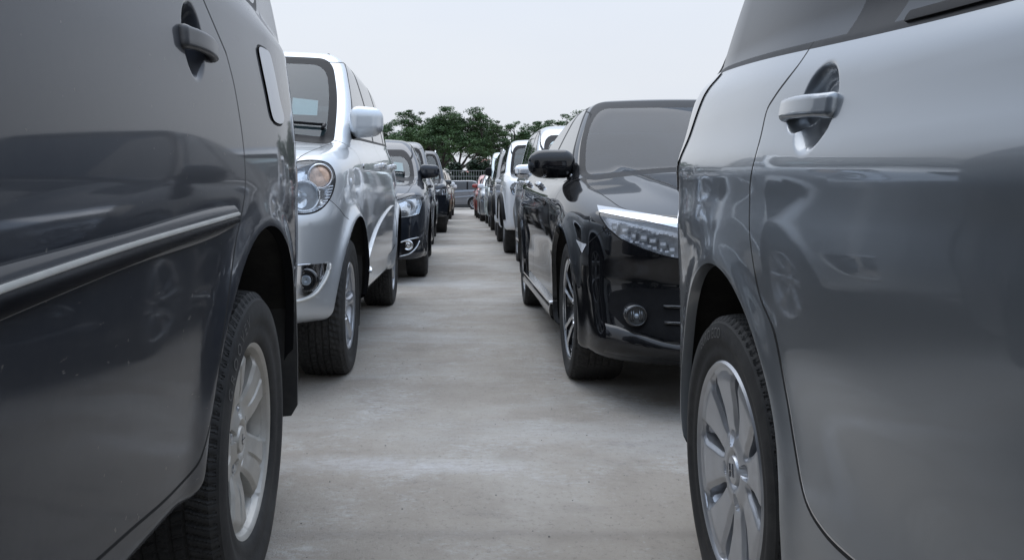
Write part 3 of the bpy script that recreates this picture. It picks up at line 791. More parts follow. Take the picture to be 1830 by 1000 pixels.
        # bonnet
        def hood(P):
            a = ax(P); y = P[:, 1]
            d = smax(a - (hw - s.hoodin - s.c_plan(y) - s.hoodt * sstep(0.6, -s.of, y)), y - (s.ws[0] - 0.015 + s.wsb * a ** 2), 0.1)
            d = smax(d, (-s.of + s.hoody + s.fb * (a / hw) ** 2 + s.fb4 * (a / hw) ** 6) - y, 0.12)
            return np.maximum(d, s.hoodz - P[:, 2])
        if detail > 1: m.refine(hood, 0.02, 0.02, s.F, 1)
        m.seam(hood, s.gapw, LS, LHD, [LB], [LB])
        if extra: extra(s, m)
        s.finish(root, detail, wheels, glass or M['glass'], wsglass or M['windscreen'], Wi)
        if post: post(s, root)
        return root
    gapw = 0.0028; hoodin = 0.16; hoodt = 0.0; hoody = 0.12; hoodz = 0.70
    def c_wbase(s, P): return s.ws[1] + 0.02 - 0.10 * P[:, 0] ** 2 + 0 * P[:, 1]
    def c_bk_len(s): return getattr(s, 'cp', 0.22)
    # ---- split into parts
    def part(s, sel, name, mats, parent, offset=0.0, F=None, midx=None):
        u, V, T = s.m.sub(sel)
        if len(T) == 0: return None
        N = normals(s.F, V)
        if offset: V = V + N * offset
        return mesh_obj(name, V, T, mats, parent, midx, N)
    def split_parts(s, sel): return [(sel & (s.cc[:, 0] > 0)), (sel & (s.cc[:, 0] < 0))]
    def finish(s, root, detail, wheels, glass, wsglass, Wi):
        m = s.m; L = s.LAB
        for k in ('df', 'dr', 'hood'): stray(m, L[k], L['body'])
        s.cc = m.cen(); y = s.cc[:, 1]; pm = s.paint
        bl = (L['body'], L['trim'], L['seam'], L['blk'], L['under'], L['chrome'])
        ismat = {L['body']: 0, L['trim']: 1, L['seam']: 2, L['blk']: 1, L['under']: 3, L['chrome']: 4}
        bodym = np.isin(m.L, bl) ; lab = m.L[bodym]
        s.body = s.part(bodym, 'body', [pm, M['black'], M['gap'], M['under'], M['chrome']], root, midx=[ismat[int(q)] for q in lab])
        s.door = {}
        for k, nm in (('df', 'door'), ('dr', 'door')):
            for sd, sel in zip((1, -1), s.split_parts(m.L == L[k])):
                o = s.part(sel, 'door', pm, root)
                if o: s.door[(k, sd)] = o
        s.hoodo = s.part(m.L == L['hood'], 'bonnet', pm, root)
        s.part(m.L == L['ws'], 'windscreen', wsglass, root)
        s.part(m.L == L['rw'], 'rear_window', glass, root)
        for sd, sel in zip((1, -1), s.split_parts(m.L == L['win'])):
            yb, yc = s.bpil, s.cpil
            for (q, kk) in ((sel & (y < yb), 'df'), (sel & (y >= yb) & (y < yc), 'dr'), (sel & (y >= yc), None)):
                s.part(q, 'window', glass, s.door.get((kk, sd), root) if kk else root)
        for sd, sel in zip((1, -1), s.split_parts(m.L == L['tail'])):
            s.part(sel, 'tail_lamp', getattr(s, 'tailmat', M['red']), root, 0.003)
        for sd, sel in zip((1, -1), s.split_parts(m.L == LMK)): s.part(sel, 'marker_lamp', M['white'], root, 0.002)
        if (m.L == L['grille']).any(): s.part(m.L == L['grille'], 'grille', M['black'], root, -0.02)
        # lamps: lens, reflector bowl behind it
        s.lamps = []
        for sd, sel in zip((1, -1), s.split_parts(m.L == L['hl'])):
            u, V, T = m.sub(sel)
            if not len(T): continue
            N = normals(s.F, V)
            bowlm = getattr(s, 'bowl', M['reflector'])
            dv = np.array([-0.25 * sd, 1.0, 0.0]) * getattr(s, 'bowld', 0.05)
            B = boundary(T); bu, inv = np.unique(B, return_inverse=True); inv = inv.reshape(B.shape); nb = len(bu)
            Vb = V + dv; n0 = len(V); V2 = np.concatenate([Vb, V[bu] - N[bu] * 0.001, Vb[bu]])
            Wf = np.concatenate([np.stack([n0 + inv[:, 0], n0 + inv[:, 1], n0 + nb + inv[:, 1]], 1), np.stack([n0 + inv[:, 0], n0 + nb + inv[:, 1], n0 + nb + inv[:, 0]], 1)])
            hl = mesh_obj('headlight', V2, np.concatenate([T, Wf]), bowlm, root, smooth=False)
            mesh_obj('lens', V, T, M['lens'], hl, None, N)
            s.lamps.append((sd, hl, V, N))
        # wheel housings
        for yw in (0, s.wb):
            for sd in (1, -1):
                mb = MB(); lip = MB()
                rows = []; ths = np.linspace(R(-125), R(125), 56)
                for t in ths:
                    yy = yw + s.arch * math.sin(t); zz = s.az + s.arch * math.cos(t)
                    if zz < s.zb + 0.0: continue
                    rows.append((yy, zz))
                Rw = np.array(rows); Pq = onto(s, Rw, sd); Rw = np.column_stack([np.abs(Pq[:, 0]), Rw]); n = len(Rw)
                def strip(mbb, xa, ra, xb, rb, mi=0):
                    A = Rw.copy(); B_ = Rw.copy()
                    for Q_, xx, rr_ in ((A, xa, ra), (B_, xb, rb)):
                        dy = Q_[:, 1] - yw; dz = Q_[:, 2] - s.az; k = (s.arch + rr_) / s.arch
                        Q_[:, 1] = yw + dy * k; Q_[:, 2] = s.az + dz * k; Q_[:, 0] = xx
                    A[:, 0] *= sd; B_[:, 0] *= sd
                    mbb.add(np.concatenate([A, B_]), [[i, i + 1, n + i + 1, n + i] for i in range(n - 1)], mi)
                strip(lip, Rw[:, 0], 0.0, Rw[:, 0] - 0.022, -0.004)
                strip(mb, Rw[:, 0] - 0.022, -0.004, Rw[:, 0] - 0.022, 0.03)
                strip(mb, Rw[:, 0] - 0.022, 0.03, np.full(n, Wi), 0.03)
                # inner wall
                k = n; A = Rw.copy(); A[:, 0] = Wi * sd
                dy = A[:, 1] - yw; dz = A[:, 2] - s.az; A[:, 1] = yw + dy * (s.arch + 0.03) / s.arch; A[:, 2] = s.az + dz * (s.arch + 0.03) / s.arch
                mb.add(np.concatenate([A, [[Wi * sd, yw, s.az]]]), [[i, i + 1, n] for i in range(n - 1)])
                lip.build('arch_lip', s.paint, root, True)
                mb.build('wheel_housing', M['liner'], root, True)
        # wheels
        if wheels:
            key, wt = wheels
            for yw in (0, s.wb):
                for sd in (1, -1):
                    put_wheel(root, key, sd * (hw_w(s) - wt / 2), yw, s.R - 0.009, sd, s.steer if yw == 0 else 0, random.uniform(0, 1.2) if not hasattr(s, 'spin') else s.spin)
        interior(s, root, detail)
def hw_w(s): return s.hw - s.track
_int = {}
def interior(s, root, detail):
    """floor, dashboard, seats and steering wheel seen through the glass"""
    if 'seat' not in _int:
        F = lambda P: smin(smin(rbox(P, (0, 0.0, 0.0), (0.50, 0.50, 0.16), 0.06), rbox(P @ np.array([[1, 0, 0], [0, math.cos(0.22), -math.sin(0.22)], [0, math.sin(0.22), math.cos(0.22)]]), (0, 0.24, 0.26), (0.48, 0.13, 0.60), 0.06), 0.05),
                           rbox(P, (0, 0.44, 0.66), (0.26, 0.10, 0.17), 0.045), 0.03)
        o = sdf_obj('seat', F, (-0.3, -0.3, -0.12), (0.3, 0.6, 0.8), 0.035, M['seat']); C.objects.unlink(o); _int['seat'] = o
        mb = MB(); n = 28; pts = [(0.18 * math.cos(2 * math.pi * i / n), 0.06 * math.sin(2 * math.pi * i / n), 0.17 * math.sin(2 * math.pi * i / n)) for i in range(n + 1)]
        mb.tube(pts, 0.014, 8, caps=False); mb.tube([(-0.17, 0, 0), (0, 0.03, -0.01), (0.17, 0, 0)], 0.012, 6); mb.tube([(0, 0.03, 0), (0, 0.0, -0.16)], 0.012, 6)
        mb.lathe([(-0.03, 0.001), (-0.03, 0.06), (0.02, 0.05)], (0, 0.03, 0), 16, axis='y')
        o = mb.build('steering_wheel', M['black'], smooth=True); C.objects.unlink(o); _int['sw'] = o
    zs = s.zb + 0.36 if s.zb > 0.2 else 0.52
    zs = s.ws[1] - 0.48
    y0 = s.ws[0] + 0.95
    rows = [y0, y0 + 0.85] + ([y0 + 1.6] if s.wb + s.orr - y0 > 2.6 and s.bk[0] - s.bk[2] < 0.4 else [])
    top = float(s.c_roof(y0)) ; k = min(1.0, (top - 0.09 - zs) / 0.76)
    for yy in rows:
        for sx in (0.36, -0.36):
            o = _int['seat'].copy(); C.objects.link(o); o.parent = root; o.location = (sx * s.W / 1.7, yy, zs); o.scale = (1, 1, k)
            if getattr(s, 'lightseats', False): o.data = light_seat(); 
    o = _int['sw'].copy(); C.objects.link(o); o.parent = root; o.location = (0.36, y0 - 0.46, zs + 0.38); o.rotation_euler = (R(-20), 0, 0)
    mb = MB(); zd = s.ws[1] - 0.03; a = s.hw - 0.17
    # the dashboard is bowed like the windscreen foot
    xs = np.linspace(-a, a, 13); pr = [(0.02, -0.03), (0.10, 0.0), (0.42, 0.005), (0.50, -0.04), (0.48, -0.30), (0.30, -0.45)]
    V = [(x, s.ws[0] + dy + (s.wsb * x * x if j < 2 else 0), zd + dz - 0.10 * x * x) for x in xs for j, (dy, dz) in enumerate(pr)]
    mb.add(V, [[i * 6 + j, (i + 1) * 6 + j, (i + 1) * 6 + j + 1, i * 6 + j + 1] for i in range(12) for j in range(5)])
    mb.build('dashboard', M['black'], root, True)
    fl = MB(); fl.box((0, (s.ws[0] + s.wb + 0.4) / 2, s.zb + 0.07), (2 * (s.hw - 0.32), s.wb + 0.3 - s.ws[0], 0.04)); fl.build('cabin_floor', M['under'], root)
def light_seat():
    if 'ls' not in _int:
        me = _int['seat'].data.copy(); me.materials[0] = M['seatlight']; _int['ls'] = me
    return _int['ls']
# ---- fittings placed on the body
_mir = {}
def mirror(s, root, y, z, size=(0.20, 0.11, 0.14), side=1, m=None, armz=-0.05, out=0.02, chrome=False, shape=0, lampcol=None):
    """door mirror: rounded shell, glass on its rear face and a foot on the door"""
    p, n = s.surf(y, z, side); a, b, c = size
    key = (size, shape, (m or s.paint).name)
    if key not in _mir:
        def F(P):
            q = P.copy(); k = 1 - 0.22 * (q[:, 0] / a + 0.0) if shape == 0 else 1 - 0.55 * np.clip(q[:, 0] / a, 0, 1) ** 2
            q[:, 2] = q[:, 2] / np.clip(k, 0.3, 2)
            d = rbox(q, (0, 0, 0), (a, b, c), min(a, b, c) * 0.44)
            yy = P[:, 1] + 0.45 * np.maximum(P[:, 0], 0) ** 2 * 6 * -1
            back = P[:, 1] - b * 0.30                       # flat towards the rear
            fr = -(P[:, 1] + b * 0.5 - 0.9 * (np.abs(P[:, 0]) / a) ** 3 * b * 0.9 - 0.6 * (np.abs(P[:, 2]) / c) ** 3 * b)
            return smax(smax(d * 0.8, back, 0.012), fr * 0.6, 0.03)
        hs = 0.009
        V, Q = surface_nets(F, (-a / 2 - 0.03, -b / 2 - 0.03, -c / 2 - 0.06), (a / 2 + 0.03, b / 2 + 0.03, c / 2 + 0.06), hs)
        V = project(F, V, 2); N = normals(F, V); _mir[key] = (V, orient(V, tri(Q), N), N)
    V, T, N = _mir[key]; V = V.copy(); N = N.copy()
    T2 = T
    if side < 0: V[:, 0] *= -1; N[:, 0] *= -1; T2 = T[:, ::-1]
    cx = p[0] + side * (out + a / 2); ctr = np.array([cx, y, z])
    lowz = V[:, 2] < -c * 0.26
    cen = V[T2].mean(1); mi = np.where(cen[:, 2] < getattr(s, 'mirlow', -9) * c, 1, 0)
    mo = mesh_obj('side_mirror', V, T2, [m or s.paint, M['black']], root, mi, N, loc=tuple(ctr))
    g = MB(); n_ = 20; ring = [(0.86 * (a / 2) * math.copysign(abs(math.cos(t)) ** 0.6, math.cos(t)), b * 0.30 + 0.002, 0.80 * (c / 2) * math.copysign(abs(math.sin(t)) ** 0.6, math.sin(t))) for t in np.linspace(0, 2 * math.pi, n_, endpoint=False)]
    g.add(ring, [list(range(n_))]); g.build('mirror_glass', M['bulb'], mo)
    f = MB(); f.tube([(p[0] - side * 0.03 - cx, 0.01, armz + 0.0), (-side * a * 0.25, 0.0, armz * 0.7), (-side * a * 0.1, 0, -c * 0.2)], [0.028, 0.024, 0.02], 10)
    f.box((p[0] - side * 0.0 - cx, 0.0, armz), (0.03, 0.10, 0.05)); f.build('mirror_foot', M['black'], mo, False)
    return mo
def place_on(s, y, z, side, V, off=0.0):
    """map a patch (along y, up, out) onto the side surface"""
    out = []
    for (a, b, c) in V:
        p, n = s.surf(y + a, z + b, side); out.append(p + n * (c + off))
    return np.array(out)
def handle(s, y, z, side, L=0.17, H=0.026, m=None, parent=None, tilt=0.0, depth=0.035, name='door_handle'):
    def F(P):
        x, a, b = P[:, 0], P[:, 1], P[:, 2]
        q = np.stack([x - 0.012 * (1 - (a / (L / 2)) ** 2) - depth * 0.55, a, b], 1)
        bar = rbox(q, (0, 0, 0), (0.016, L, H), 0.0075)
        e1 = rbox(P, (depth * 0.25, -L / 2 + 0.018, 0), (depth * 0.9, 0.034, H * 0.95), 0.008); e2 = rbox(P, (depth * 0.25, L / 2 - 0.018, 0), (depth * 0.9, 0.034, H * 0.95), 0.008)
        return smin(bar, np.minimum(e1, e2), 0.008)
    p, n = s.surf(y, z, side)
    V, Q = surface_nets(F, (-0.03, -L / 2 - 0.01, -H), (depth + 0.03, L / 2 + 0.01, H), 0.0055); V = project(F, V, 2); N = normals(F, V); T = orient(V, tri(Q), N)
    nn = n.copy(); nn[2] *= 0.6; nn /= np.linalg.norm(nn)
    ey = np.array([0, 1.0, tilt]); ey -= nn * (ey @ nn); ey /= np.linalg.norm(ey); ez = np.cross(nn, ey); ez *= np.sign(ez[2])
    B = np.stack([nn, ey, ez], 0); V2 = V @ B + p; N2 = N @ B; T2 = orient(V2, T, N2)
    return mesh_obj(name, V2, T2, m or s.paint, parent or s.root, None, N2)
def patch_obj(s, name, poly2d, side, off, m, parent, thick=0.004, h=0.02):
    """a thin moulded panel following the side surface; outline in (y,z)"""
    P = np.asarray(poly2d); lo = P.min(0); hi = P.max(0)
    ny = max(3, int((hi[0] - lo[0]) / h)); nz_ = max(3, int((hi[1] - lo[1]) / h))
    yy, zz = np.meshgrid(np.linspace(lo[0] - 0.01, hi[0] + 0.01, ny), np.linspace(lo[1] - 0.01, hi[1] + 0.01, nz_), indexing='ij')
    V = np.stack([np.zeros(yy.size), yy.ravel(), zz.ravel()], 1)
    I = np.arange(ny - 1)[:, None] * nz_ + np.arange(nz_ - 1)[None, :]
    Q = np.stack([I, I + nz_, I + nz_ + 1, I + 1], -1).reshape(-1, 4); m_ = Mesh(V, tri(Q))
    d = lambda P_: polysdf(P_[:, 1], P_[:, 2], P); m_.refine(d, h, h * 0.4); m_.cut(d); m_.drop(d(m_.cen()) > 0)
    u, V, T = m_.sub(np.ones(len(m_.T), bool))
    Pt = onto(s, V[:, 1:], side); N = normals(s.F, Pt); top = Pt + N * (off + thick)
    T = orient(top, T, N); return solid(name, top, T, N, off + thick + 0.002, m, parent)
def onto(s, YZ, side):
    """points on the side surface for many (y,z) at once"""
    YZ = np.asarray(YZ, float); hi = np.full(len(YZ), s.hw + 0.12); lo = hi.copy(); done = np.zeros(len(YZ), bool)
    for x in np.arange(s.hw + 0.10, s.hw - 0.40, -0.02):
        q = s.F(np.column_stack([np.full(len(YZ), x * side), YZ])) < 0
        lo = np.where(q & ~done, x, lo); hi = np.where(done | q, hi, x); done |= q
    for _ in range(14):
        mid = (lo + hi) / 2; q = s.F(np.column_stack([mid * side, YZ])) < 0; lo = np.where(q, mid, lo); hi = np.where(q, hi, mid)
    return np.column_stack([(lo + hi) / 2 * side, YZ])
def solid(name, top, T, N, depth, m, parent):
    B = boundary(T); bu, inv = np.unique(B, return_inverse=True); inv = inv.reshape(B.shape); nb = len(bu); n0 = len(top)
    V2 = np.concatenate([top, top[bu], top[bu] - N[bu] * depth]); Wf = np.concatenate([np.stack([n0 + inv[:, 1], n0 + inv[:, 0], n0 + nb + inv[:, 0]], 1), np.stack([n0 + inv[:, 1], n0 + nb + inv[:, 0], n0 + nb + inv[:, 1]], 1)])
    # edge normals point outwards in the sheet
    c = top.mean(0); E = top[bu] - c; E -= N[bu] * (E * N[bu]).sum(1)[:, None]; fn = np.zeros((n0 + nb, 3))
    te = top[B[:, 1]] - top[B[:, 0]]; on = np.cross(te, N[B[:, 0]]); on /= np.linalg.norm(on, axis=1)[:, None] + 1e-9
    en = np.zeros((nb, 3)); np.add.at(en, inv[:, 0], on); np.add.at(en, inv[:, 1], on); en /= np.linalg.norm(en, axis=1)[:, None] + 1e-9
    return mesh_obj(name, V2, np.concatenate([T, Wf]), m, parent, None, np.concatenate([N, en, en]))
def strip_obj(s, name, top, bot, side, off, thick, m, parent, n=40, rows=6, bulge=0.0):
    """moulding between an upper and a lower line, both lists of (y,z)"""
    top = np.asarray(sorted(map(tuple, top))); bot = np.asarray(sorted(map(tuple, bot)))
    t = np.linspace(0, 1, n)
    def rs(c): c_ = Cur(c); y = c[0, 0] + (c[-1, 0] - c[0, 0]) * t; return np.stack([y, c_(y)], 1)
    A, B = rs(top), rs(bot); k = np.linspace(0, 1, rows)
    YZ = (A[None] * (1 - k)[:, None, None] + B[None] * k[:, None, None]).reshape(-1, 2)
    P = onto(s, YZ, side); N = normals(s.F, P); kk = np.repeat(k, n)
    top_ = P + N * (off + thick + bulge * (1 - (2 * kk - 1) ** 2))[:, None]
    if bulge: N = N + np.array([0, 0, 1.0]) * ((0.5 - kk) * 1.6 * min(1, bulge / 0.012))[:, None]; N /= np.linalg.norm(N, axis=1)[:, None]
    I = np.arange(rows - 1)[:, None] * n + np.arange(n - 1)[None, :]; Q = np.stack([I, I + n, I + n + 1, I + 1], -1).reshape(-1, 4)
    T = orient(top_, tri(Q), N); return solid(name, top_, T, N, off + thick + 0.002, m, parent)
def fogs(s, root, zf, xf, r=0.045, name='fog_lamp'):
    for sd in (1, -1):
        p, n = s.surf_dir((sd * xf, -s.of - 0.3, zf), (0, 1, 0))
        mb = MB(); mb.lathe([(0.0, 0.001), (-0.004, r * 0.3), (-0.004, r * 0.85), (-0.010, r), (0.0, r * 1.12), (0.02, r * 1.12)], tuple(p + np.array([0, -0.006, 0])), 28, axis='y')
        o = mb.build(name, M['reflector'], root, True)
def diag(P, al, of): return np.abs(P[:, 0]) * math.cos(al) + (P[:, 1] + of) * math.sin(al)
def lamp_region(s, m, poly, al=R(35), lab=None, border=0.008, ymax=None):
    """closed outline (a, z) seen from the front corner, on both sides"""
    ym = -s.of + 0.75 if ymax is None else ymax
    f = lambda P: np.maximum(polysdf(diag(P, al, s.of), P[:, 2], poly), P[:, 1] - ym)
    m.refine(f, 0.03, 0.012, s.F, 2)
    if border: m.region(f, border, s.LAB['blk'], [0, s.LAB['hood'], s.LAB['seam']])
    m.region(f, 0.0, s.LAB['hl'] if lab is None else lab, [0, s.LAB['blk'], s.LAB['hood'], s.LAB['seam']])
def front_poly(s, m, poly, lab, w=0.03, ymax=0.3, allowed=None):
    f = lambda P: np.maximum(polysdf(np.abs(P[:, 0]), P[:, 2], poly), P[:, 1] - (-s.of + ymax))
    m.refine(f, 0.03, 0.015, s.F, 1); m.region(f, 0.0, lab, allowed or [0, s.LAB['blk'], s.LAB['seam'], s.LAB['hood']])
# ---------------------------------------------------------------- paints
P_BLUE = paint('blue_grey_paint', (0.021, 0.026, 0.037), 0.35, 0.45, dust=0.13, lowdirt=0.12, scuff=0.8, crough=0.035, coat=0.7, updust=0.12, spec=0.1)
P_GREY = paint('grey_metallic_paint', (0.25, 0.27, 0.29), 0.70, 0.32, dust=0.02, lowdirt=0.03, updust=0.12)
P_SILVER = paint('bright_silver_paint', (0.60, 0.63, 0.655), 0.70, 0.36, dust=0.06, lowdirt=0.14, updust=0.12)
P_BLACK = paint('black_paint', (0.004, 0.0045, 0.006), 0.0, 0.35, dust=0.01, lowdirt=0.02, updust=0.13, spec=0.0)
P_BLACK2 = paint('blue_black_paint', (0.014, 0.018, 0.026), 0.4, 0.35, dust=0.02, lowdirt=0.04, updust=0.10, spec=0.0)
P_DGREY = paint('dark_grey_paint', (0.05, 0.053, 0.058), 0.6, 0.38, dust=0.07, lowdirt=0.12, updust=0.15)
P_WHITE = paint('white_paint', (0.78, 0.79, 0.80), 0.0, 0.35, dust=0.05, updust=0.1)
P_MINT = paint('pale_green_paint', (0.62, 0.72, 0.70), 0.0, 0.35, dust=0.05)
P_MSILV = paint('plain_silver_paint', (0.40, 0.42, 0.44), 0.75, 0.34, dust=0.06, updust=0.12)
P_RED = paint('red_paint', (0.32, 0.022, 0.018), 0.2, 0.35, dust=0.10)
P_BROWN = paint('golden_brown_paint', (0.25, 0.19, 0.12), 0.5, 0.36, dust=0.12)
P_MGREY = paint('mid_grey_paint', (0.155, 0.165, 0.185), 0.65, 0.36, dust=0.08)

wheel_meshes('mpv', 0.324, 0.205, 0.205, 'five_bar', 2, M['rimdirty'], emblem=[(-0.012, 0, 0.012, 0), (0, -0.012, 0, 0.012)], text=('G R O O V E V', R(38), 0.034, 1.0))
wheel_meshes('hatch', 0.309, 0.180, 0.208, 'ten_flat', 2, M['rimclean'],
             emblem=[(-0.010, -0.013, -0.010, 0.013), (0.010, -0.013, 0.010, 0.013), (-0.010, 0, 0.010, 0)], text=('EURO ECO', R(6), 0.030, 1.05))
wheel_meshes('suv', 0.325, 0.215, 0.200, 'six', 1, M['rimclean'])
wheel_meshes('sport', 0.322, 0.215, 0.228, 'twin', 1, M['rimblack'])
wheel_meshes('car', 0.32, 0.205, 0.205, 'ten', 0, M['rimclean'])
wheel_meshes('big', 0.36, 0.235, 0.215, 'six', 0, M['rimclean'])

ROW_L = 'cars parked in the left row'; ROW_R = 'cars parked in the right row'

def bump_e(y, z, cy, cz, ry, rz, soft=0.35):
    r = np.hypot((y - cy) / ry, (z - cz) / rz); return 1 - sstep(1 - soft, 1 + soft * 0.3, r)
def crease_line(y, z, zl, amp, w):
    """a pressed line at height zl(y): skin steps in just below it"""
    d = z - zl; return amp * np.exp(-(d / w) ** 2)

# ================================================================ near left: dark blue-grey people carrier
def l1_dents(s, P, d):
    y, z = P[:, 1], P[:, 2]
    b = bump_e(y, z, 2.285, 1.103, 0.055, 0.060, 0.5) * 0.024
    return d + b
L1 = Car(rise=0.0, X=-1.300, Y=-0.80, wb=2.75, of=0.80, orr=0.98, W=1.76, R=0.324, arch=0.435, archz=0.03, zb=0.33, h=0.024, track=0.020,
    sec=[(0.2, 0.05), (0.34, 0.022), (0.5, 0.010), (0.70, 0.0), (0.85, 0.0), (1.05, 0.012), (1.24, 0.035)], sill=0.06,
    plan=[(-0.8, 0.12), (-0.4, 0.035), (0.1, 0.006), (0.8, 0.0), (2.9, 0.0), (3.2, 0.015), (3.5, 0.06), (3.73, 0.11)],
    top=[(-0.8, 0.80), (-0.5, 0.93), (0.3, 1.08), (0.8, 1.22), (2.6, 1.29), (3.6, 1.30)], crown=0.03,
    belt=[(0.3, 1.16), (2.0, 1.25), (3.6, 1.30)], roof=[(0.8, 1.68), (1.5, 1.75), (2.6, 1.76), (3.6, 1.70)],
    ws=(0.15, 1.10, 1.05, 1.68), bk=(3.66, 1.15, 3.44, 1.70), t1=0.14, t2=0.20, gw=0.015, rb=0.10, rb4=0.10, kr=0.14, ks=0.06,
    bpil=1.20, cpil=2.45, cp=0.46, dlotop=0.05, flare=0.012, fls=0.05, hdr=0.06, dents=l1_dents, fine=[(2.26, 1.103, 0.11)], paint=P_BLUE, spin=0.0, gapw=0.0030)
seam_px = [(404, 95), (420, 160), (432, 235), (438, 300), (437, 350), (429, 395), (420, 440), (411, 510), (399, 600), (386, 700), (368, 790), (345, 840), (300, 888), (235, 945), (160, 1012)]
sp = L1.unproj(seam_px)[:, 1:]
sp = smooth_poly(sp, 5, False)
rd = np.concatenate([[(1.22, 0.40), (1.22, 1.66), (2.15, 1.68), (2.22, 1.4), (2.30, 1.24)], sp])
L1.doorpoly = [round_poly([(0.42, 0.42), (0.36, 0.98), (0.42, 1.14), (0.98, 1.62), (1.20, 1.66), (1.20, 0.42)], 0.05), rd]
def l1_extra(s, m):
    lid = smooth_poly(s.unproj([(460, 86), (471, 88), (480, 98), (488, 130), (498, 180), (505, 208), (503, 220), (493, 220), (484, 208), (474, 160), (464, 112)])[:, 1:], 4)
    f = lambda P: np.maximum(polysdf(P[:, 1], P[:, 2], lid), 0.4 - P[:, 0])
    m.refine(f, 0.03, 0.008, s.F, 2); m.region(f, 0.006, s.LAB['seam'], [0]); m.region(f, 0.0, s.LAB['quarter'], [s.LAB['seam']])
    front_poly(s, m, round_poly([(0, 0.62), (0.42, 0.62), (0.46, 0.80), (0, 0.80)], 0.03), s.LAB['grille'])
    lamp_region(s, m, round_poly([(0.52, 0.66), (0.98, 0.72), (1.02, 0.90), (0.80, 0.90), (0.54, 0.82)], 0.04))
    f2 = lambda P: np.maximum(polysdf(np.abs(P[:, 0]) * 0.6 - P[:, 1] + s.wb + s.orr, P[:, 2], round_poly([(0.40, 0.95), (0.75, 0.95), (0.72, 1.5), (0.42, 1.5)], 0.04)), (s.wb + 0.5) - P[:, 1])
def l1_post(s, root):
    o = s.part(s.m.L == s.LAB['quarter'], 'fuel_flap', P_BLUE_L, root, 0.004); o['label'] = 'pale dusty fuel filler flap'
    dr = s.door[('dr', 1)]; dr2 = s.door[('dr', -1)]; df = s.door[('df', 1)]; df2 = s.door[('df', -1)]
    for (y0, sd, par) in ((2.305, 1, dr), (2.305, -1, dr2), (1.05, 1, df), (1.05, -1, df2)):
        handle(s, y0, 1.098, sd, 0.19, 0.036, P_HANDLE, par, tilt=0.01, depth=0.048)
    # rubbing strip on the doors: base, bright insert, dark lower half
    a = s.unproj([(-260, 543), (-100, 500), (0, 473), (200, 422), (414, 367)])[:, 1:]
    b = s.unproj([(-260, 683), (-100, 612), (0, 568), (200, 485), (418, 400)])[:, 1:]
    n0 = [1.225, a[0][1] - 0.004]
    e = [(a[-1][0] + 0.012, a[-1][1] - 0.004)]; e2 = [(b[-1][0] + 0.012, b[-1][1] + 0.006)]
    midp = lambda px: [tuple(q) for q in s.unproj(px)[:, 1:]]
    o = strip_obj(s, 'rubbing_strip', [tuple(n0)] + [tuple(q) for q in a] + e, [(1.225, b[0][1] - 0.004)] + [tuple(q) for q in b] + e2, 1, 0.0, 0.006, P_STRIP, dr, 90, 10, 0.005)
    dk = midp([(-260, 609), (0, 518), (200, 451), (414, 388)])
    strip_obj(s, 'dark_insert', [(1.235, dk[0][1] - 0.003)] + dk, [(1.232, b[0][1] + 0.001)] + [(q[0], q[1] + 0.003) for q in b], 1, 0.0095, 0.002, M['strip'], o, 80, 6, 0.002)
    t1 = midp([(-260, 586), (0, 500), (200, 437), (412, 378.5)]); t2 = midp([(-260, 606), (0, 515), (200, 448), (412, 386)])
    strip_obj(s, 'bright_insert', [(1.235, t1[0][1] - 0.003)] + t1, [(1.235, t2[0][1] - 0.003)] + t2, 1, 0.012, 0.003, M['trimcream'], o, 80, 6, 0.004)
    patch_obj(s, 'rubbing_strip', [(2.40, 0.77), (1.235, 0.73), (1.235, 0.79), (2.40, 0.82)], -1, 0.0, P_STRIP, dr2, 0.009, 0.03)
    # mud flap behind the rear wheel
    for sd in (1, -1):
        pts = L1.unproj([(511, 520), (528, 521)])[:, 1:]
        ow = np.array([(0.60, 0.60), (0.672, 0.60), (0.862, 0.60)])
        mb = MB(); yv = s.wb + 0.415
        prof = [(0.625, 0.635), (0.855, 0.640), (0.872, 0.60), (0.876, 0.42), (0.874, 0.285), (0.858, 0.258), (0.71, 0.245), (0.675, 0.27), (0.66, 0.48)]
        prof = [(x, z) for x, z in prof]
        V = [(sd * x, yv + dy + 0.05 * (0.63 - z), z) for dy in (0, 0.012) for (x, z) in prof]; n = len(prof)
        mb.add(V, [list(range(n)), list(range(n, 2 * n))[::-1]] + [[i, (i + 1) % n, n + (i + 1) % n, n + i] for i in range(n)])
        for (x, z) in ((0.74, 0.60), (0.82, 0.60), (0.70, 0.52)): mb.lathe([(-0.004, 0.0005), (-0.004, 0.008), (0.002, 0.010)], (sd * x, yv, z), 10, axis='y')
        mb.build('mud_flap', M['flap'], root)
        # bolts on the arch lining
    rl = MB()
    for sd in (1, -1):
        V = [(sd * x, s.wb + 0.78 + 0.0 * z, z) for (x, z) in ((0.70, 0.95), (0.86, 0.95), (0.83, 1.35), (0.72, 1.40))]
    mirror(s, root, 0.45, 1.16, (0.20, 0.12, 0.17), 1); mirror(s, root, 0.45, 1.16, (0.20, 0.12, 0.17), -1)
    for sd in (1, -1):
        q = MB(); q.box((sd * 0.74, s.wb + s.orr - 0.10, 1.05), (0.13, 0.07, 0.42)); 
P_BLUE_L = paint('dusty_flap_paint', (0.30, 0.32, 0.36), 0.1, 0.5, dust=0.25, crough=0.15)
P_HANDLE = paint('weathered_handle_paint', (0.030, 0.032, 0.038), 0.2, 0.5, dust=0.22, crough=0.2, coat=0.5)
P_STRIP = paint('strip_paint', (0.024, 0.028, 0.038), 0.3, 0.40, dust=0.10, crough=0.08, coat=0.6, spec=0.2)
M['strip'] = plain('black_strip', (0.006, 0.006, 0.008), 0.22, dust=0.03)
L1.build('dark blue-grey people carrier with chrome-lined rubbing strip, nearest on the left', ROW_L, 3, ('mpv', 0.205), cat='car', extra=l1_extra, post=l1_post)

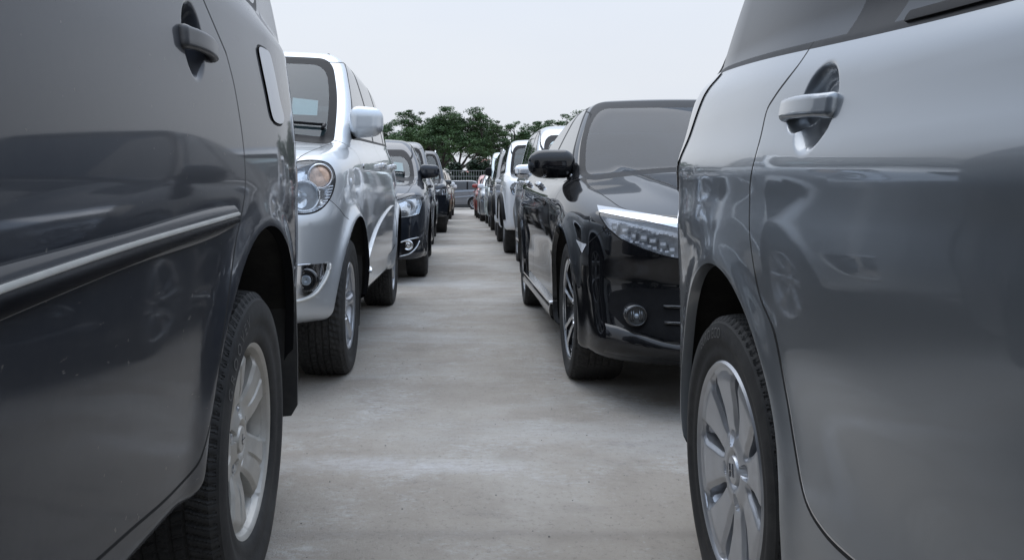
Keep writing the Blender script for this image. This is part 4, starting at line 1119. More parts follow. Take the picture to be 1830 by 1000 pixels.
# ================================================================ near right: grey hatchback
def r1_dents(s, P, d):
    y, z = P[:, 1], P[:, 2]
    return d + np.maximum(bump_e(y, z, 2.060, 0.972, 0.062, 0.062, 0.45), bump_e(y, z, 2.12, 0.968, 0.045, 0.026, 0.5)) * 0.024
def r1_crease(y, z):
    c = 0.012 * np.exp(-((z - (0.885 + 0.03 * (y - 1.8))) / 0.05) ** 2)
    zl = 0.40 + 0.0 * y + 0.10 * sstep(1.4, 2.3, y)
    c = c - 0.009 * np.exp(-((z - zl) / 0.085) ** 2) * sstep(2.30, 1.9, y)
    return c
R1 = Car(rise=0.0, X=1.350, Y=-0.77, wb=2.55, of=0.80, orr=0.72, W=1.70, R=0.309, arch=0.385, archz=0.026, zb=0.23, h=0.024, track=0.032,
    sec=[(0.15, 0.05), (0.26, 0.016), (0.36, 0.010), (0.5, 0.012), (0.62, 0.008), (0.78, 0.0), (0.88, 0.006), (1.0, 0.024), (1.13, 0.064)], crease=r1_crease, sill=0.12,
    plan=[(-0.8, 0.12), (-0.4, 0.03), (0.1, 0.0), (0.8, 0.0), (2.2, 0.0), (2.6, 0.014), (2.85, 0.030), (3.05, 0.052), (3.27, 0.10)],
    top=[(-0.8, 0.72), (-0.55, 0.84), (0.1, 0.98), (0.7, 1.05), (1.6, 1.078), (2.5, 1.137), (3.27, 1.16)], crown=0.03,
    belt=[(0.3, 0.99), (1.6, 1.042), (2.78, 1.132), (3.2, 1.16)], roof=[(0.7, 1.48), (1.4, 1.53), (2.2, 1.53), (3.1, 1.44)],
    ws=(0.10, 1.0, 0.95, 1.46), bk=(3.24, 1.05, 2.95, 1.45), t1=0.26, t2=0.12, gw=0.02, rb=0.10, rb4=0.085, kr=0.12, ks=0.07, gplan=[(0.3, 0.05), (0.9, 0.0), (2.2, 0.0), (2.75, 0.03), (3.2, 0.11)],
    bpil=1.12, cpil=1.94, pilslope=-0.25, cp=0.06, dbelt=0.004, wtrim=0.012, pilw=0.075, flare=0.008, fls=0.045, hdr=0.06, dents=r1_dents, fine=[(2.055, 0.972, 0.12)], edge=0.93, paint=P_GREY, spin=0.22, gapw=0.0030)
seam_px = [(1462, 65), (1425, 119), (1385, 172), (1368, 205), (1350, 280), (1340, 340), (1339, 400), (1346, 470), (1358, 530), (1383, 593), (1404, 700), (1419, 791), (1438, 890), (1471, 950), (1521, 1000), (1590, 1052)]
sp = smooth_poly(R1.unproj(seam_px)[:, 1:], 5, False)
R1.doorpoly = [round_poly([(0.42, 0.35), (0.36, 0.90), (0.42, 1.0), (0.93, 1.42), (1.11, 1.44), (1.11, 0.35)], 0.05),
               np.concatenate([[(1.13, 0.33), (1.13, 1.46), (1.85, 1.46)], sp])]
def r1_extra(s, m):
    f2 = lambda P: np.maximum(polysdf(P[:, 1], P[:, 2], round_poly([(2.97, 0.86), (3.4, 0.80), (3.4, 1.22), (2.84, 1.22), (2.84, 1.13), (2.89, 1.0)], 0.03)), 0.40 - np.abs(P[:, 0]))
    m.refine(f2, 0.03, 0.012, s.F, 1); m.region(f2, 0.004, s.LAB['seam'], [0]); m.region(f2, 0.0, s.LAB['tail'], [s.LAB['seam']])
    # bumper joint
    f3 = lambda P: np.maximum(np.maximum(P[:, 2] - (0.66 + 0.0 * P[:, 1]), (s.wb + 0.36) - P[:, 1]), 0.3 - np.abs(P[:, 0]))
    front_poly(s, m, round_poly([(0, 0.60), (0.42, 0.62), (0.46, 0.74), (0, 0.72)], 0.03), s.LAB['grille'])
    lamp_region(s, m, round_poly([(0.50, 0.62), (0.98, 0.70), (1.08, 0.88), (0.80, 0.84), (0.54, 0.76)], 0.04))
def r1_post(s, root):
    for sd in (1, -1):
        handle(s, 2.090, 0.972, sd, 0.195, 0.034, P_GREY, s.door[('dr', sd)], tilt=0.05, depth=0.045)
        handle(s, 0.98, 0.93, sd, 0.205, 0.036, P_GREY, s.door[('df', sd)], tilt=0.05, depth=0.045)
        mirror(s, root, 0.45, 1.0, (0.20, 0.12, 0.14), sd)
        # weather strip along the foot of the door windows
        ys = np.linspace(0.6, 1.86, 24); top = [(y, float(s.c_belt(y)) + 0.012) for y in ys]; bot = [(y, float(s.c_belt(y)) - 0.001) for y in ys]
        strip_obj(s, 'weather_strip', top, bot, sd, 0.0, 0.004, M['rubber'], s.door[('dr', sd)], 60, 6, 0.001)
        mb = MB(); yv = s.wb + 0.372; prof = [(0.64, 0.36), (0.755, 0.36), (0.772, 0.30), (0.765, 0.20), (0.68, 0.18)]
        V = [(sd * x, yv + dy, z) for dy in (0, 0.012) for (x, z) in prof]; n = len(prof)
        mb.add(V, [list(range(n)), list(range(n, 2 * n))[::-1]] + [[i, (i + 1) % n, n + (i + 1) % n, n + i] for i in range(n)]); mb.build('mud_flap', M['flap'], root)
R1.tailmat = M['darklamp']
R1.build(glass=M['r1glass'], label='grey metallic hatchback with silver alloy wheel, nearest on the right', group=ROW_R, detail=3, wheels=('hatch', 0.180), cat='car', extra=r1_extra, post=r1_post)

# ================================================================ second left: bright silver compact SUV
L2 = Car(X=-1.330, Y=4.27, yaw=-0.008, wb=2.60, of=0.72, orr=0.86, W=1.695, R=0.325, arch=0.395, archz=0.03, zb=0.30, h=0.024, track=0.022,
    sec=[(0.2, 0.05), (0.34, 0.015), (0.5, 0.0), (0.75, 0.0), (0.95, 0.010), (1.10, 0.04), (1.2, 0.07)], sill=0.13,
    top=[(-0.72, 0.86), (-0.62, 0.94), (-0.45, 1.01), (0.0, 1.09), (0.4, 1.13), (0.9, 1.15), (2.6, 1.22), (3.4, 1.22)], crown=0.05,
    front=[(0.28, 0.08), (0.36, 0.02), (0.5, 0.0), (0.72, 0.0), (0.82, 0.05), (1.0, 0.12)], fb=0.10, fb4=0.24, kf=0.12,
    belt=[(0.3, 1.12), (1.5, 1.16), (3.3, 1.22)], roof=[(0.9, 1.68), (1.4, 1.735), (2.2, 1.74), (3.3, 1.66)],
    ws=(0.30, 1.13, 1.08, 1.67), wsb=0.25, bk=(3.42, 1.1, 3.2, 1.62), t1=0.20, t2=0.16, gw=0.02, ks=0.10,
    bpil=1.62, cpil=2.45, cp=0.10, flare=0.030, fls=0.04, hdr=0.055, paint=P_SILVER, wshdr=0.045, frit=0.030, bowld=0.07, hoodz=0.86)
def l2_extra(s, m):
    q = s.unproj([(500, 300), (535, 290), (562, 288), (586, 293), (597, 308), (598, 328), (590, 352), (574, 371), (552, 380), (520, 380), (490, 372)])
    a = diag(q, R(35), s.of); poly = smooth_poly(np.stack([a, q[:, 2]], 1), 4)
    lamp_region(s, m, poly, R(35), border=0.007)
    q = s.unproj([(520, 474), (587, 469), (586, 480), (578, 500), (560, 524), (530, 536), (505, 538)])
    fx = lambda Q: np.stack([np.abs(Q[:, 0]), Q[:, 2]], 1)
    poly = round_poly(fx(q), 0.012); front_poly(s, m, poly, s.LAB['chrome'], ymax=0.5)
    front_poly(s, m, round_poly([(0, 0.86), (0.36, 0.86), (0.40, 0.96), (0, 0.98)], 0.03), s.LAB['grille'])
    front_poly(s, m, round_poly([(0, 0.42), (0.36, 0.42), (0.40, 0.60), (0, 0.62)], 0.03), s.LAB['grille'])
    # bumper joint from lamp to arch
    j = s.unproj([(589, 357), (605, 372), (624, 392)])
    f = lambda P: np.maximum(np.abs(P[:, 2] - np.interp(P[:, 1], j[:, 1], j[:, 2])) - 0.0022, np.maximum(j[0, 1] - P[:, 1], P[:, 1] - j[-1, 1]))
    d0 = lambda P: P[:, 2] - np.interp(P[:, 1], j[:, 1], j[:, 2])
    m.cut(d0, 0.002); m.cut(d0, -0.002); c = m.cen(); m.L[(np.abs(d0(c)) < 0.002) & (c[:, 1] > j[0, 1]) & (c[:, 1] < j[-1, 1]) & (m.L == 0)] = s.LAB['seam']
def l2_post(s, root):
    for sd in (1, -1):
        handle(s, 1.48, 1.02, sd, 0.17, 0.035, M['chrome'], s.door[('df', sd)], depth=0.04)
        handle(s, 2.36, 1.04, sd, 0.17, 0.035, M['chrome'], s.door[('dr', sd)], depth=0.04)
        # door cladding that rises to the rear, with a sill
        outl = smooth_poly([(0.50, 0.50), (0.95, 0.63), (1.5, 0.71), (2.1, 0.76), (2.17, 0.74), (2.15, 0.62), (2.08, 0.46), (0.50, 0.43)], 5)
        patch_obj(s, 'door_cladding', outl, sd, 0.0, P_SILVER, root, 0.012, 0.03)
        # mud flaps
        for yw, x1 in ((0, 0.80), (s.wb, 0.80)):
            mb = MB(); yv = yw + 0.385; prof = [(0.60, 0.52), (0.83, 0.54), (0.835, 0.46), (0.815, 0.16), (0.79, 0.14), (0.66, 0.14), (0.63, 0.18)]
            V = [(sd * x, yv + dy + 0.08 * (0.5 - z), z) for dy in (0, 0.012) for (x, z) in prof]; n = len(prof)
            mb.add(V, [list(range(n)), list(range(n, 2 * n))[::-1]] + [[i, (i + 1) % n, n + (i + 1) % n, n + i] for i in range(n)]); mb.build('mud_flap', M['flap'], root)
        # repeater on the wing
        p, n = s.surf(0.46, 0.99, sd); mb = MB(); mb.lathe([(0, 0.001), (-0.004 * 0, 0.010), (-0.006 * sd, 0.016)], tuple(p + n * 0.006), 14); mb.build('side_repeater', M['chrome'], root, True)
    mirror(s, root, 0.60, 1.235, (0.185, 0.13, 0.165), 1, armz=-0.085, out=0.012); mirror(s, root, 0.60, 1.235, (0.185, 0.13, 0.165), -1, armz=-0.085, out=0.012)
    # lamp internals: amber indicator in a bright ring, main bowl ring, cooling ribs
    for sd, hl, V, N in s.lamps:
        q = s.unproj([(572, 315)])[0]; c = q * np.array([sd, 1, 1]) + np.array([-0.004 * sd, 0.02, 0])
        dr = np.array([0.35 * sd, -0.93, 0.08]); dr /= np.linalg.norm(dr)
        def disc(c, r, prof, name, m_, n=30):
            u = np.cross([0, 0, 1.0], dr); u /= np.linalg.norm(u); v = np.cross(dr, u); VV = []
            for (a, rr) in prof:
                for k in range(n): t = 2 * math.pi * k / n; VV.append(c + dr * a + rr * r * (math.cos(t) * u + math.sin(t) * v))
            F_ = [[i * n + k, i * n + (k + 1) % n, (i + 1) * n + (k + 1) % n, (i + 1) * n + k] for i in range(len(prof) - 1) for k in range(n)]
            return mesh_obj(name, VV, F_, m_, hl)
        disc(c, 0.047, [(0.0, 0.001), (0.006, 0.5), (0.004, 0.8), (-0.002, 0.95)], 'indicator', M['amber'])
        disc(c, 0.050, [(-0.004, 0.93), (0.008, 0.98), (0.010, 1.06), (0.0, 1.14), (-0.03, 1.2)], 'lamp_ring', M['chrome'])
        q = s.unproj([(540, 350)])[0]; c = q * np.array([sd, 1, 1]) + np.array([-0.0 * sd, 0.045, 0])
        disc(c, 0.062, [(-0.04, 0.05), (-0.035, 0.5), (-0.01, 0.85), (0.01, 1.0), (0.012, 1.06), (-0.02, 1.12)], 'main_reflector', M['reflector'])
        disc(c, 0.016, [(-0.035, 1.0), (-0.005, 1.0), (0.002, 0.7), (0.004, 0.02)], 'bulb', M['bulb'])
        mb = MB()
        for k in range(8):
            qq = s.unproj([(594 - 0.35 * k * k * 0.7, 332 + 5.2 * k), (584 - 0.5 * k * k * 0.7, 334 + 5.2 * k)]) * np.array([sd, 1, 1]); mb.tube([qq[0] + [0, 0.014, 0], qq[1] + [0, 0.02, 0]], 0.003, 5)
        mb.build('lamp_ribs', M['chrome'], hl)
    for sd in (1, -1):
        q = s.unproj([(589, 470), (587, 484), (578, 504), (561, 526), (535, 537), (505, 540)]) * np.array([sd, 1, 1]); mb = MB(); mb.tube(smooth_poly(q, 4, False) + np.array([0.003 * sd, -0.003, 0]), [0.003] + [0.007] * 19 + [0.004], 8); mb.build('bumper_trim', M['trimcream'], root, True)
        q = s.unproj([(505, 477), (540, 473), (588, 469)]) * np.array([sd, 1, 1]); mb = MB(); mb.tube(smooth_poly(q, 4, False) + np.array([0, -0.002, 0]), 0.004, 8); mb.build('bumper_trim', M['chrome'], root, True)
    # fog lamps
    for sd in (1, -1):
        q = s.unproj([(548, 500)])[0]; c = q * np.array([sd, 1, 1])
        mb = MB(); r = 0.036
        mb.lathe([(0.0, 0.001), (-0.008, r * 0.4), (-0.010, r * 0.75), (-0.006, r * 0.95), (-0.012, r * 1.08), (-0.006, r * 1.3), (0.004, r * 1.34)], tuple(c + [0, -0.003, 0]), 28, axis='y')
        o = mb.build('fog_lamp', M['rimblack'], root, True)
        mb = MB(); mb.lathe([(-0.006, 0.001), (-0.016, r * 0.3), (-0.012, r * 0.6)], tuple(c + [0, -0.004, 0]), 20, axis='y'); mb.build('bulb', M['bulb'], o, True)
    wipers(s, root); paper(s, root, [(520, 173), (566, 178), (564, 205), (518, 203)])
    rails = MB()
    for sd in (1, -1):
        pts = []
        for y in np.linspace(1.42, 3.0, 14):
            p, n = s.surf_dir((sd * 0.50, y, 2.2), (0, 0, -1)); pts.append(p + n * 0.006)
        rails.tube(pts, 0.010, 6)
    rails.build('roof_strip', M['black'], root, True)
def wipers(s, root, n=2):
    mb = MB()
    for (x0, x1) in ((0.62, 0.10), (-0.02, -0.50))[:n]:
        pts = []
        for t in np.linspace(0, 1, 14):
            x = x0 + (x1 - x0) * t; p, nn = s.surf_dir((x, s.ws[0] + getattr(s, 'wip', 0.10) + s.wsb * x * x + 0.05 * t, 2.2), (0, 0, -1)); pts.append(p + nn * 0.014)
        mb.tube(pts, 0.008, 6); mb.tube([pts[0], pts[0] + np.array([0, -0.07, -0.025])], 0.011, 6)
        mb.tube([pts[7] + np.array([0, -0.012, 0.01]), pts[13] + np.array([0, -0.01, 0.004])], 0.006, 6)
    mb.build('wiper', M['black'], root, True)
def paper(s, root, px):
    """sheet of paper propped inside the windscreen"""
    q = s.unproj(px) + np.array([0, 0.05, 0]); mb = MB(); mb.add(np.concatenate([q, q + [0, 0.002, 0]]), [[0, 1, 2, 3], [7, 6, 5, 4], [0, 4, 5, 1], [1, 5, 6, 2], [2, 6, 7, 3], [3, 7, 4, 0]])
    o = mb.build('paper_sheet', M['paper'])
    o.matrix_world = Matrix.Translation((s.X, s.Y, 0)) @ Matrix.Rotation(s.yaw, 4, 'Z')
    return o
L2.build('bright silver compact SUV with round amber indicator, second in the left row', ROW_L, 3, ('suv', 0.215), cat='car', extra=l2_extra, post=l2_post, wsglass=M['windscreen'])
for o in list(C.objects):
    if o.name.startswith('paper_sheet') and 'label' not in o: tag(o, 'white paper sheet propped behind the windscreen of the bright silver SUV', 'paper')
# ================================================================ second right: black sedan with a long headlamp
def r2_crease(y, z):
    zl = 0.80 + 0.035 * y
    return 0.012 * np.exp(-((z - zl) / 0.035) ** 2) * sstep(0.2, 0.7, y) - 0.014 * np.exp(-((z - 0.48 - 0.03 * y) / 0.10) ** 2) * sstep(0.35, 0.7, y) * sstep(2.5, 2.1, y)
R2 = Car(X=1.385, Y=4.16, wb=2.70, of=0.86, orr=0.94, W=1.80, R=0.322, arch=0.365, archz=0.015, zb=0.185, h=0.024, track=0.028,
    sec=[(0.12, 0.05), (0.2, 0.02), (0.4, 0.012), (0.6, 0.0), (0.75, 0.0), (0.88, 0.025), (1.0, 0.06)], sill=0.07, crease=r2_crease,
    top=[(-0.86, 0.72), (-0.72, 0.775), (-0.5, 0.83), (0.0, 0.91), (0.5, 0.965), (1.0, 0.965), (2.6, 1.01), (3.2, 1.06), (3.64, 1.04)], crown=0.06,
    front=[(0.18, 0.06), (0.28, 0.0), (0.40, 0.03), (0.5, 0.05), (0.62, 0.03), (0.74, 0.03), (0.85, 0.12)], fb=0.10, fb4=0.30, kf=0.07, ks=0.11,
    rear=[(0.2, 0.08), (0.45, 0.0), (0.8, 0.02), (1.05, 0.10)],
    belt=[(0.3, 0.93), (1.2, 0.955), (2.8, 1.00), (3.4, 1.05)], roof=[(0.9, 1.33), (1.45, 1.437), (1.9, 1.447), (2.6, 1.40), (3.3, 1.22)],
    wip=0.0, ws=(0.32, 0.955, 1.28, 1.42), wsb=0.25, bk=(3.55, 1.02, 2.35, 1.40), t1=0.42, t2=0.20, gw=0.055, krf=0.12, kbk=0.16, bkb=0.12,
    bpil=1.72, cpil=2.52, cp=0.13, flare=0.020, fls=0.06, hdr=0.040, paint=P_BLACK, wshdr=0.018, frit=0.014, hoodz=0.6, hoody=0.10, hoodin=0.13, wsap=0.030, spin=0.6,
    bowl=M['lampgrey'], bowld=0.045, wtrim=0.018)
def r2_topx(ax, y): # two pressed ridges that open towards the windscreen
    xr = 0.40 + 0.16 * np.clip((y + 0.86) / 1.4, 0, 1); return 0.018 * np.exp(-np.maximum(0, np.abs(ax - xr)) ** 2 / 0.05 ** 2) * sstep(-0.8, -0.3, y) * sstep(1.0, 0.4, y)
R2.topx = r2_topx
def r2_extra(s, m):
    q = s.unproj([(1071, 379), (1095, 384), (1150, 394), (1212, 408)]); q2 = s.unproj([(1212, 461), (1190, 457), (1150, 444), (1108, 425), (1087, 407)])
    al = R(30); A = diag(q, al, s.of); B = diag(q2, al, s.of)
    ext = [(A[-1] - 0.10, q[-1, 2] - 0.022), (A[-1] - 0.11, q2[0, 2] + 0.005)]
    poly = round_poly(np.array([(a, z) for a, z in zip(A, q[:, 2])] + ext + [(a, z) for a, z in zip(B, q2[:, 2])]), 0.012)
    lamp_region(s, m, poly, al, border=0.005)
    q = s.unproj([(1067, 366), (1100, 371), (1150, 380), (1212, 391)]); q2 = s.unproj([(1212, 407), (1150, 393), (1100, 384), (1071, 378)])
    A = diag(q, al, s.of); B = diag(q2, al, s.of)
    ext = [(0.0, q[-1, 2] - 0.07), (0.0, q2[0, 2] - 0.09)]
    poly = np.array([(a, z) for a, z in zip(A, q[:, 2])] + ext + [(a, z) for a, z in zip(B, q2[:, 2])])
    f = lambda P: np.maximum(polysdf(diag(P, al, s.of), P[:, 2], poly), P[:, 1] - (-s.of + 0.6))
    m.refine(f, 0.02, 0.005, s.F, 3); m.region(f, 0.0, s.LAB['chrome'], [0, s.LAB['blk'], s.LAB['hood'], s.LAB['seam']])
    # lower opening with fog lamp pocket
    front_poly(s, m, round_poly([(0.0, 0.30), (0.60, 0.30), (0.74, 0.335), (0.79, 0.39), (0.78, 0.46), (0.70, 0.485), (0.0, 0.475)], 0.02), s.LAB['blk'], ymax=0.5)
    front_poly(s, m, round_poly([(0.0, 0.60), (0.40, 0.61), (0.44, 0.69), (0, 0.68)], 0.02), s.LAB['grille'])
    # side marker lamp at the corner of the bumper
    mk = round_poly(np.array([tuple(q) for q in s.unproj([(1030, 428), (1049, 436), (1041, 452)])[:, 1:]]), 0.004)
    f = lambda P: np.maximum(polysdf(P[:, 1], P[:, 2], mk), 0.5 - np.abs(P[:, 0])); m.refine(f, 0.02, 0.008, s.F, 2); m.region(f, 0.0, LMK, [0])
    # joint between wing and bumper
    j = s.unproj([(1079, 413), (1068, 420), (1058, 428), (1050, 436)]); j = j[np.argsort(j[:, 1])]
    d0 = lambda P: P[:, 2] - np.interp(P[:, 1], j[:, 1], j[:, 2])
    m.cut(d0, 0.002); m.cut(d0, -0.002); c = m.cen(); m.L[(np.abs(d0(c)) < 0.002) & (c[:, 1] > j[0, 1]) & (c[:, 1] < j[-1, 1]) & (m.L == 0)] = s.LAB['seam']
def r2_post(s, root):
    for sd in (1, -1):
        handle(s, 1.55, 0.895, sd, 0.19, 0.028, M['chrome'], s.door[('df', sd)], depth=0.038)
        handle(s, 2.42, 0.915, sd, 0.19, 0.028, M['chrome'], s.door[('dr', sd)], depth=0.038)
        # sill blade with a bright lower edge
        ys = np.linspace(0.46, 2.28, 20)
        o = strip_obj(s, 'side_skirt', [(y, 0.285) for y in ys], [(y, 0.205) for y in ys], sd, 0.0, 0.018, P_BLACK, root, 40, 8, 0.010)
        strip_obj(s, 'skirt_trim', [(y, 0.292) for y in ys], [(y, 0.280) for y in ys], sd, 0.016, 0.008, M['chrome'], o, 40, 4, 0.0)
        # bright window surround
        tp = []
        yy = np.linspace(0.95, 2.75, 26)
        strip_obj(s, 'window_trim', [(y, float(s.c_belt(y)) + 0.012) for y in np.linspace(0.55, 2.85, 24)], [(y, float(s.c_belt(y)) - 0.002) for y in np.linspace(0.55, 2.85, 24)], sd, 0.0, 0.004, M['chrome'], root, 40, 4)
    mirror(s, root, 0.62, 1.005, (0.25, 0.15, 0.152), 1, armz=-0.035, out=0.0, shape=1); mirror(s, root, 0.62, 1.005, (0.25, 0.15, 0.152), -1, armz=-0.035, out=0.0, shape=1)
    for sd in (1, -1):
        p, n = s.surf_dir((sd * 0.70, -s.of - 0.3, 0.382), (0, 1, 0)); r = 0.034; p = p + np.array([0, -0.018, 0])
        mb = MB(); mb.lathe([(-0.006, r * 0.98), (-0.012, r * 1.02), (-0.012, r * 1.14), (0.0, r * 1.30), (0.05, r * 1.34)], tuple(p + [0, -0.010, 0]), 36, axis='y'); o = mb.build('fog_lamp', M['rimblack'], root, True)
        mb = MB(); mb.lathe([(-0.004, 0.001), (-0.005, r * 0.5), (-0.006, r * 0.9), (-0.006, r)], tuple(p + [0, -0.010, 0]), 30, axis='y')
        for k in (-0.6, -0.35, 0.35, 0.6): mb.box(tuple(p + [k * r, -0.016, 0]), (0.005, 0.004, r * 1.25))
        mb.build('reflector', M['lampgrey2'], o, True)
        mb = MB(); mb.lathe([(-0.018, 0.001), (-0.016, r * 0.2), (-0.008, r * 0.32)], tuple(p + [0, -0.006, 0]), 16, axis='y'); mb.build('bulb', M['bulb'], o, True)
        # lip blade under the opening
        mb = MB(); xs = np.linspace(0.0, 0.80, 22); V = []
        for x in xs:
            zt = 0.285 + 0.05 * sstep(0.55, 0.80, x); p, n = s.surf_dir((sd * x, -s.of - 0.4, zt), (0, 1, 0)); p2, n2 = s.surf_dir((sd * x, -s.of - 0.4, 0.235), (0, 1, 0))
            V += [tuple(p + [0, -0.004, 0]), tuple(p + [0, -0.030, -0.012]), tuple(p2 + [0, -0.028, 0.0]), tuple(p2 + [0, 0.02, -0.02])]
        mb.add(V, [[i * 4 + j, (i + 1) * 4 + j, (i + 1) * 4 + j + 1, i * 4 + j + 1] for i in range(21) for j in range(3)]); mb.build('front_lip', P_BLACK, root, True)
        mb = MB()
        for z in (0.36, 0.42):
            pts = [tuple(s.surf_dir((sd * x, -s.of - 0.3, z), (0, 1, 0))[0] + [0, -0.004, 0]) for x in np.linspace(0.02, 0.60, 10)]; mb.tube(pts, 0.008, 6)
        mb.build('grille_bar', M['rimblack'], root, True)
    # LED blocks behind the lamp lens
    for sd, hl, V, N in s.lamps:
        mb = MB(); mb2 = MB()
        al = R(30)
        for row, (px0, px1, py0, py1, nn, hh) in enumerate(((1108, 1208, 398, 424, 14, 3), (1100, 1204, 408, 444, 7, 12), (1120, 1205, 425, 456, 9, 5))):
            for k in range(nn):
                t = k / (nn - 1); u = px0 + (px1 - px0) * t; v = py0 + (py1 - py0) * t
                q = s.unproj([(u, v)])[0] * np.array([sd, 1, 1]) + [0, 0.030, 0]
                w = (px1 - px0) / nn * 0.7 * 3.6 / 1600 
                j = random.Random(row * 100 + k); w *= j.uniform(0.6, 1.25); q = q + np.array([0, j.uniform(-0.006, 0.010), j.uniform(-0.006, 0.006)])
                (mb if row != 1 else mb2).box(tuple(q), (w, 0.02, hh * j.uniform(0.6, 1.3) * 3.6 / 1600))
                if row == 1: mb.box(tuple(q + [0, -0.012, 0]), (w * 0.7, 0.004, hh * 1.6 / 1600))
        mb.build('led_strip', M['white'], hl); mb2.build('led_block', M['satin'], hl)
    wipers(s, root, 1)
R2.build('black sedan with long narrow headlight and chrome strip, second car in the right row', ROW_R, 3, ('sport', 0.215), cat='car', extra=r2_extra, post=r2_post, wsglass=M['dustglass'])

# ================================================================ generic recipes for the cars further back
def gen_post(hz=0.95, mh=1.12, mm=None, cladding=False, ms=(0.19, 0.12, 0.14), flaps=False, hy=(1.5, 2.4), rails=False, mirp=None, hm=None, skirt=None, my=0.58, fog=None, archtrim=False):
    def post(s, root):
        for sd in (1, -1):
            for k, y in zip(('df', 'dr'), hy):
                if (k, sd) in s.door: handle(s, y, hz, sd, 0.18, 0.032, hm or s.paint, s.door[(k, sd)], depth=0.04)
            mirror(s, root, my, mh, ms, sd, m=mm, armz=-0.05, out=-0.005)
            if skirt: strip_obj(s, 'side_skirt', [(y, skirt[1]) for y in (0.5, 1.2, 2.0)], [(y, skirt[0]) for y in (0.5, 1.2, 2.0)], sd, 0.0, 0.02, skirt[2], root, 16, 5, 0.01)
            if cladding: strip_obj(s, 'rubbing_strip', [(y, cladding[1]) for y in (0.5, 1.2, s.wb - s.arch - 0.1)], [(y, cladding[0]) for y in (0.5, 1.2, s.wb - s.arch - 0.1)], sd, 0.0, 0.014, cladding[2], root, 20, 5, 0.006)
            if flaps:
                for yw in (0, s.wb):
                    mb = MB(); mb.box((sd * (s.hw - 0.13), yw + s.arch + 0.01, 0.34), (0.22, 0.015, 0.36)); mb.build('mud_flap', M['black'], root)
            if archtrim:
                for yw in (0, s.wb):
                    mb = MB(); V = []; ts = [t for t in np.linspace(R(-110), R(110), 40) if s.az + (s.arch + 0.03) * math.cos(t) > s.zb + 0.10]; n = len(ts)
                    for t in ts:
                        for rr, dx in ((0.0, 0.004), (0.0, 0.02), (0.055, 0.02), (0.06, 0.0)):
                            y = yw + (s.arch + rr) * math.sin(t); z = s.az + (s.arch + rr) * math.cos(t); V.append((y, z, dx))
                    V = np.array(V); P = onto(s, V[:, :2], sd); P[:, 0] += sd * V[:, 2]
                    mb.add(P, [[i * 4 + j, (i + 1) * 4 + j, (i + 1) * 4 + j + 1, i * 4 + j + 1] for i in range(n - 1) for j in range(3)]); mb.build('arch_trim', M['black'], root, True)
        if rails:
            for sd in (1, -1):
                mb = MB(); pts = [s.surf_dir((sd * (s.hw - 0.27), y, 2.4), (0, 0, -1))[0] + np.array([0, 0, 0.035 if 0.08 < t < 0.92 else 0.0]) for t, y in zip(np.linspace(0, 1, 10), np.linspace(1.3, s.wb + 0.3, 10))]; mb.tube(pts, 0.016, 6); mb.build('roof_rail', M['satin'], root, True)
        for sd, hl, V, N in s.lamps:
            c = V.mean(0); mb = MB(); r = 0.055
            mb.lathe([(0.045, 0.001), (0.04, r * 0.5), (0.025, r * 0.9), (0.018, r), (0.024, r * 1.12)], tuple(c + [0, 0.006, 0]), 22, axis='y'); mb.build('main_reflector', M['chrome'], hl, True)
            mb = MB(); mb.lathe([(0.012, 0.001), (0.016, r * 0.3), (0.028, r * 0.45)], tuple(c + [0, 0.004, 0]), 14, axis='y'); mb.build('bulb', M['bulb'], hl, True)
        if fog: fogs(s, root, *fog)
        wipers(s, root)
        # number-plate-less grille slats
        mb = MB()
        for z in getattr(s, 'slats', []):
            pts = [s.surf_dir((x, -s.of - 0.3, z), (0, 1, 0))[0] + np.array([0, -0.006, 0]) for x in np.linspace(-0.36, 0.36, 9)]; mb.tube(pts, 0.010, 6)
        if mb.V: mb.build('grille_bar', M['chrome'], root, True)
    return post
def gen_extra(lamp, grille, lower=None, al=R(32), tail=None):
    def extra(s, m):
        lamp_region(s, m, round_poly(lamp, 0.03), al)
        if grille: front_poly(s, m, round_poly(grille, 0.02), s.LAB['grille'], ymax=0.4)
        if lower: front_poly(s, m, round_poly(lower, 0.02), s.LAB['grille'], ymax=0.4)
        z0, z1 = tail or (0.80, 1.10)
        f2 = lambda P: np.maximum(np.maximum(np.maximum(z0 - P[:, 2], P[:, 2] - z1), (s.wb + s.orr - 0.28) - P[:, 1]), s.hw - 0.30 - np.abs(P[:, 0]))
        m.region(f2, 0.0, s.LAB['tail'], [0, s.LAB['blk'], s.LAB['under']])
    return extra
SEDAN = dict(of=0.92, orr=1.0, W=1.82, R=0.33, arch=0.37, archz=0.015, zb=0.19, wb=2.8, sec=[(0.12, 0.05), (0.2, 0.02), (0.4, 0.005), (0.65, 0.0), (0.85, 0.015), (1.0, 0.05)],
    top=[(-0.92, 0.72), (-0.7, 0.84), (-0.4, 0.92), (0.1, 0.99), (0.5, 1.03), (1.0, 1.03), (2.8, 1.04), (3.4, 1.06), (3.8, 1.04)], belt=[(0.3, 0.98), (1.5, 1.0), (3.4, 1.04)],
    roof=[(0.9, 1.36), (1.45, 1.49), (2.1, 1.52), (2.8, 1.46), (3.4, 1.30)], ws=(0.36, 1.01, 1.25, 1.48), bk=(3.6, 1.04, 2.75, 1.47), t1=0.28, t2=0.2, kbk=0.14, bpil=1.75, cpil=2.6, cp=0.12, hoodz=0.78)
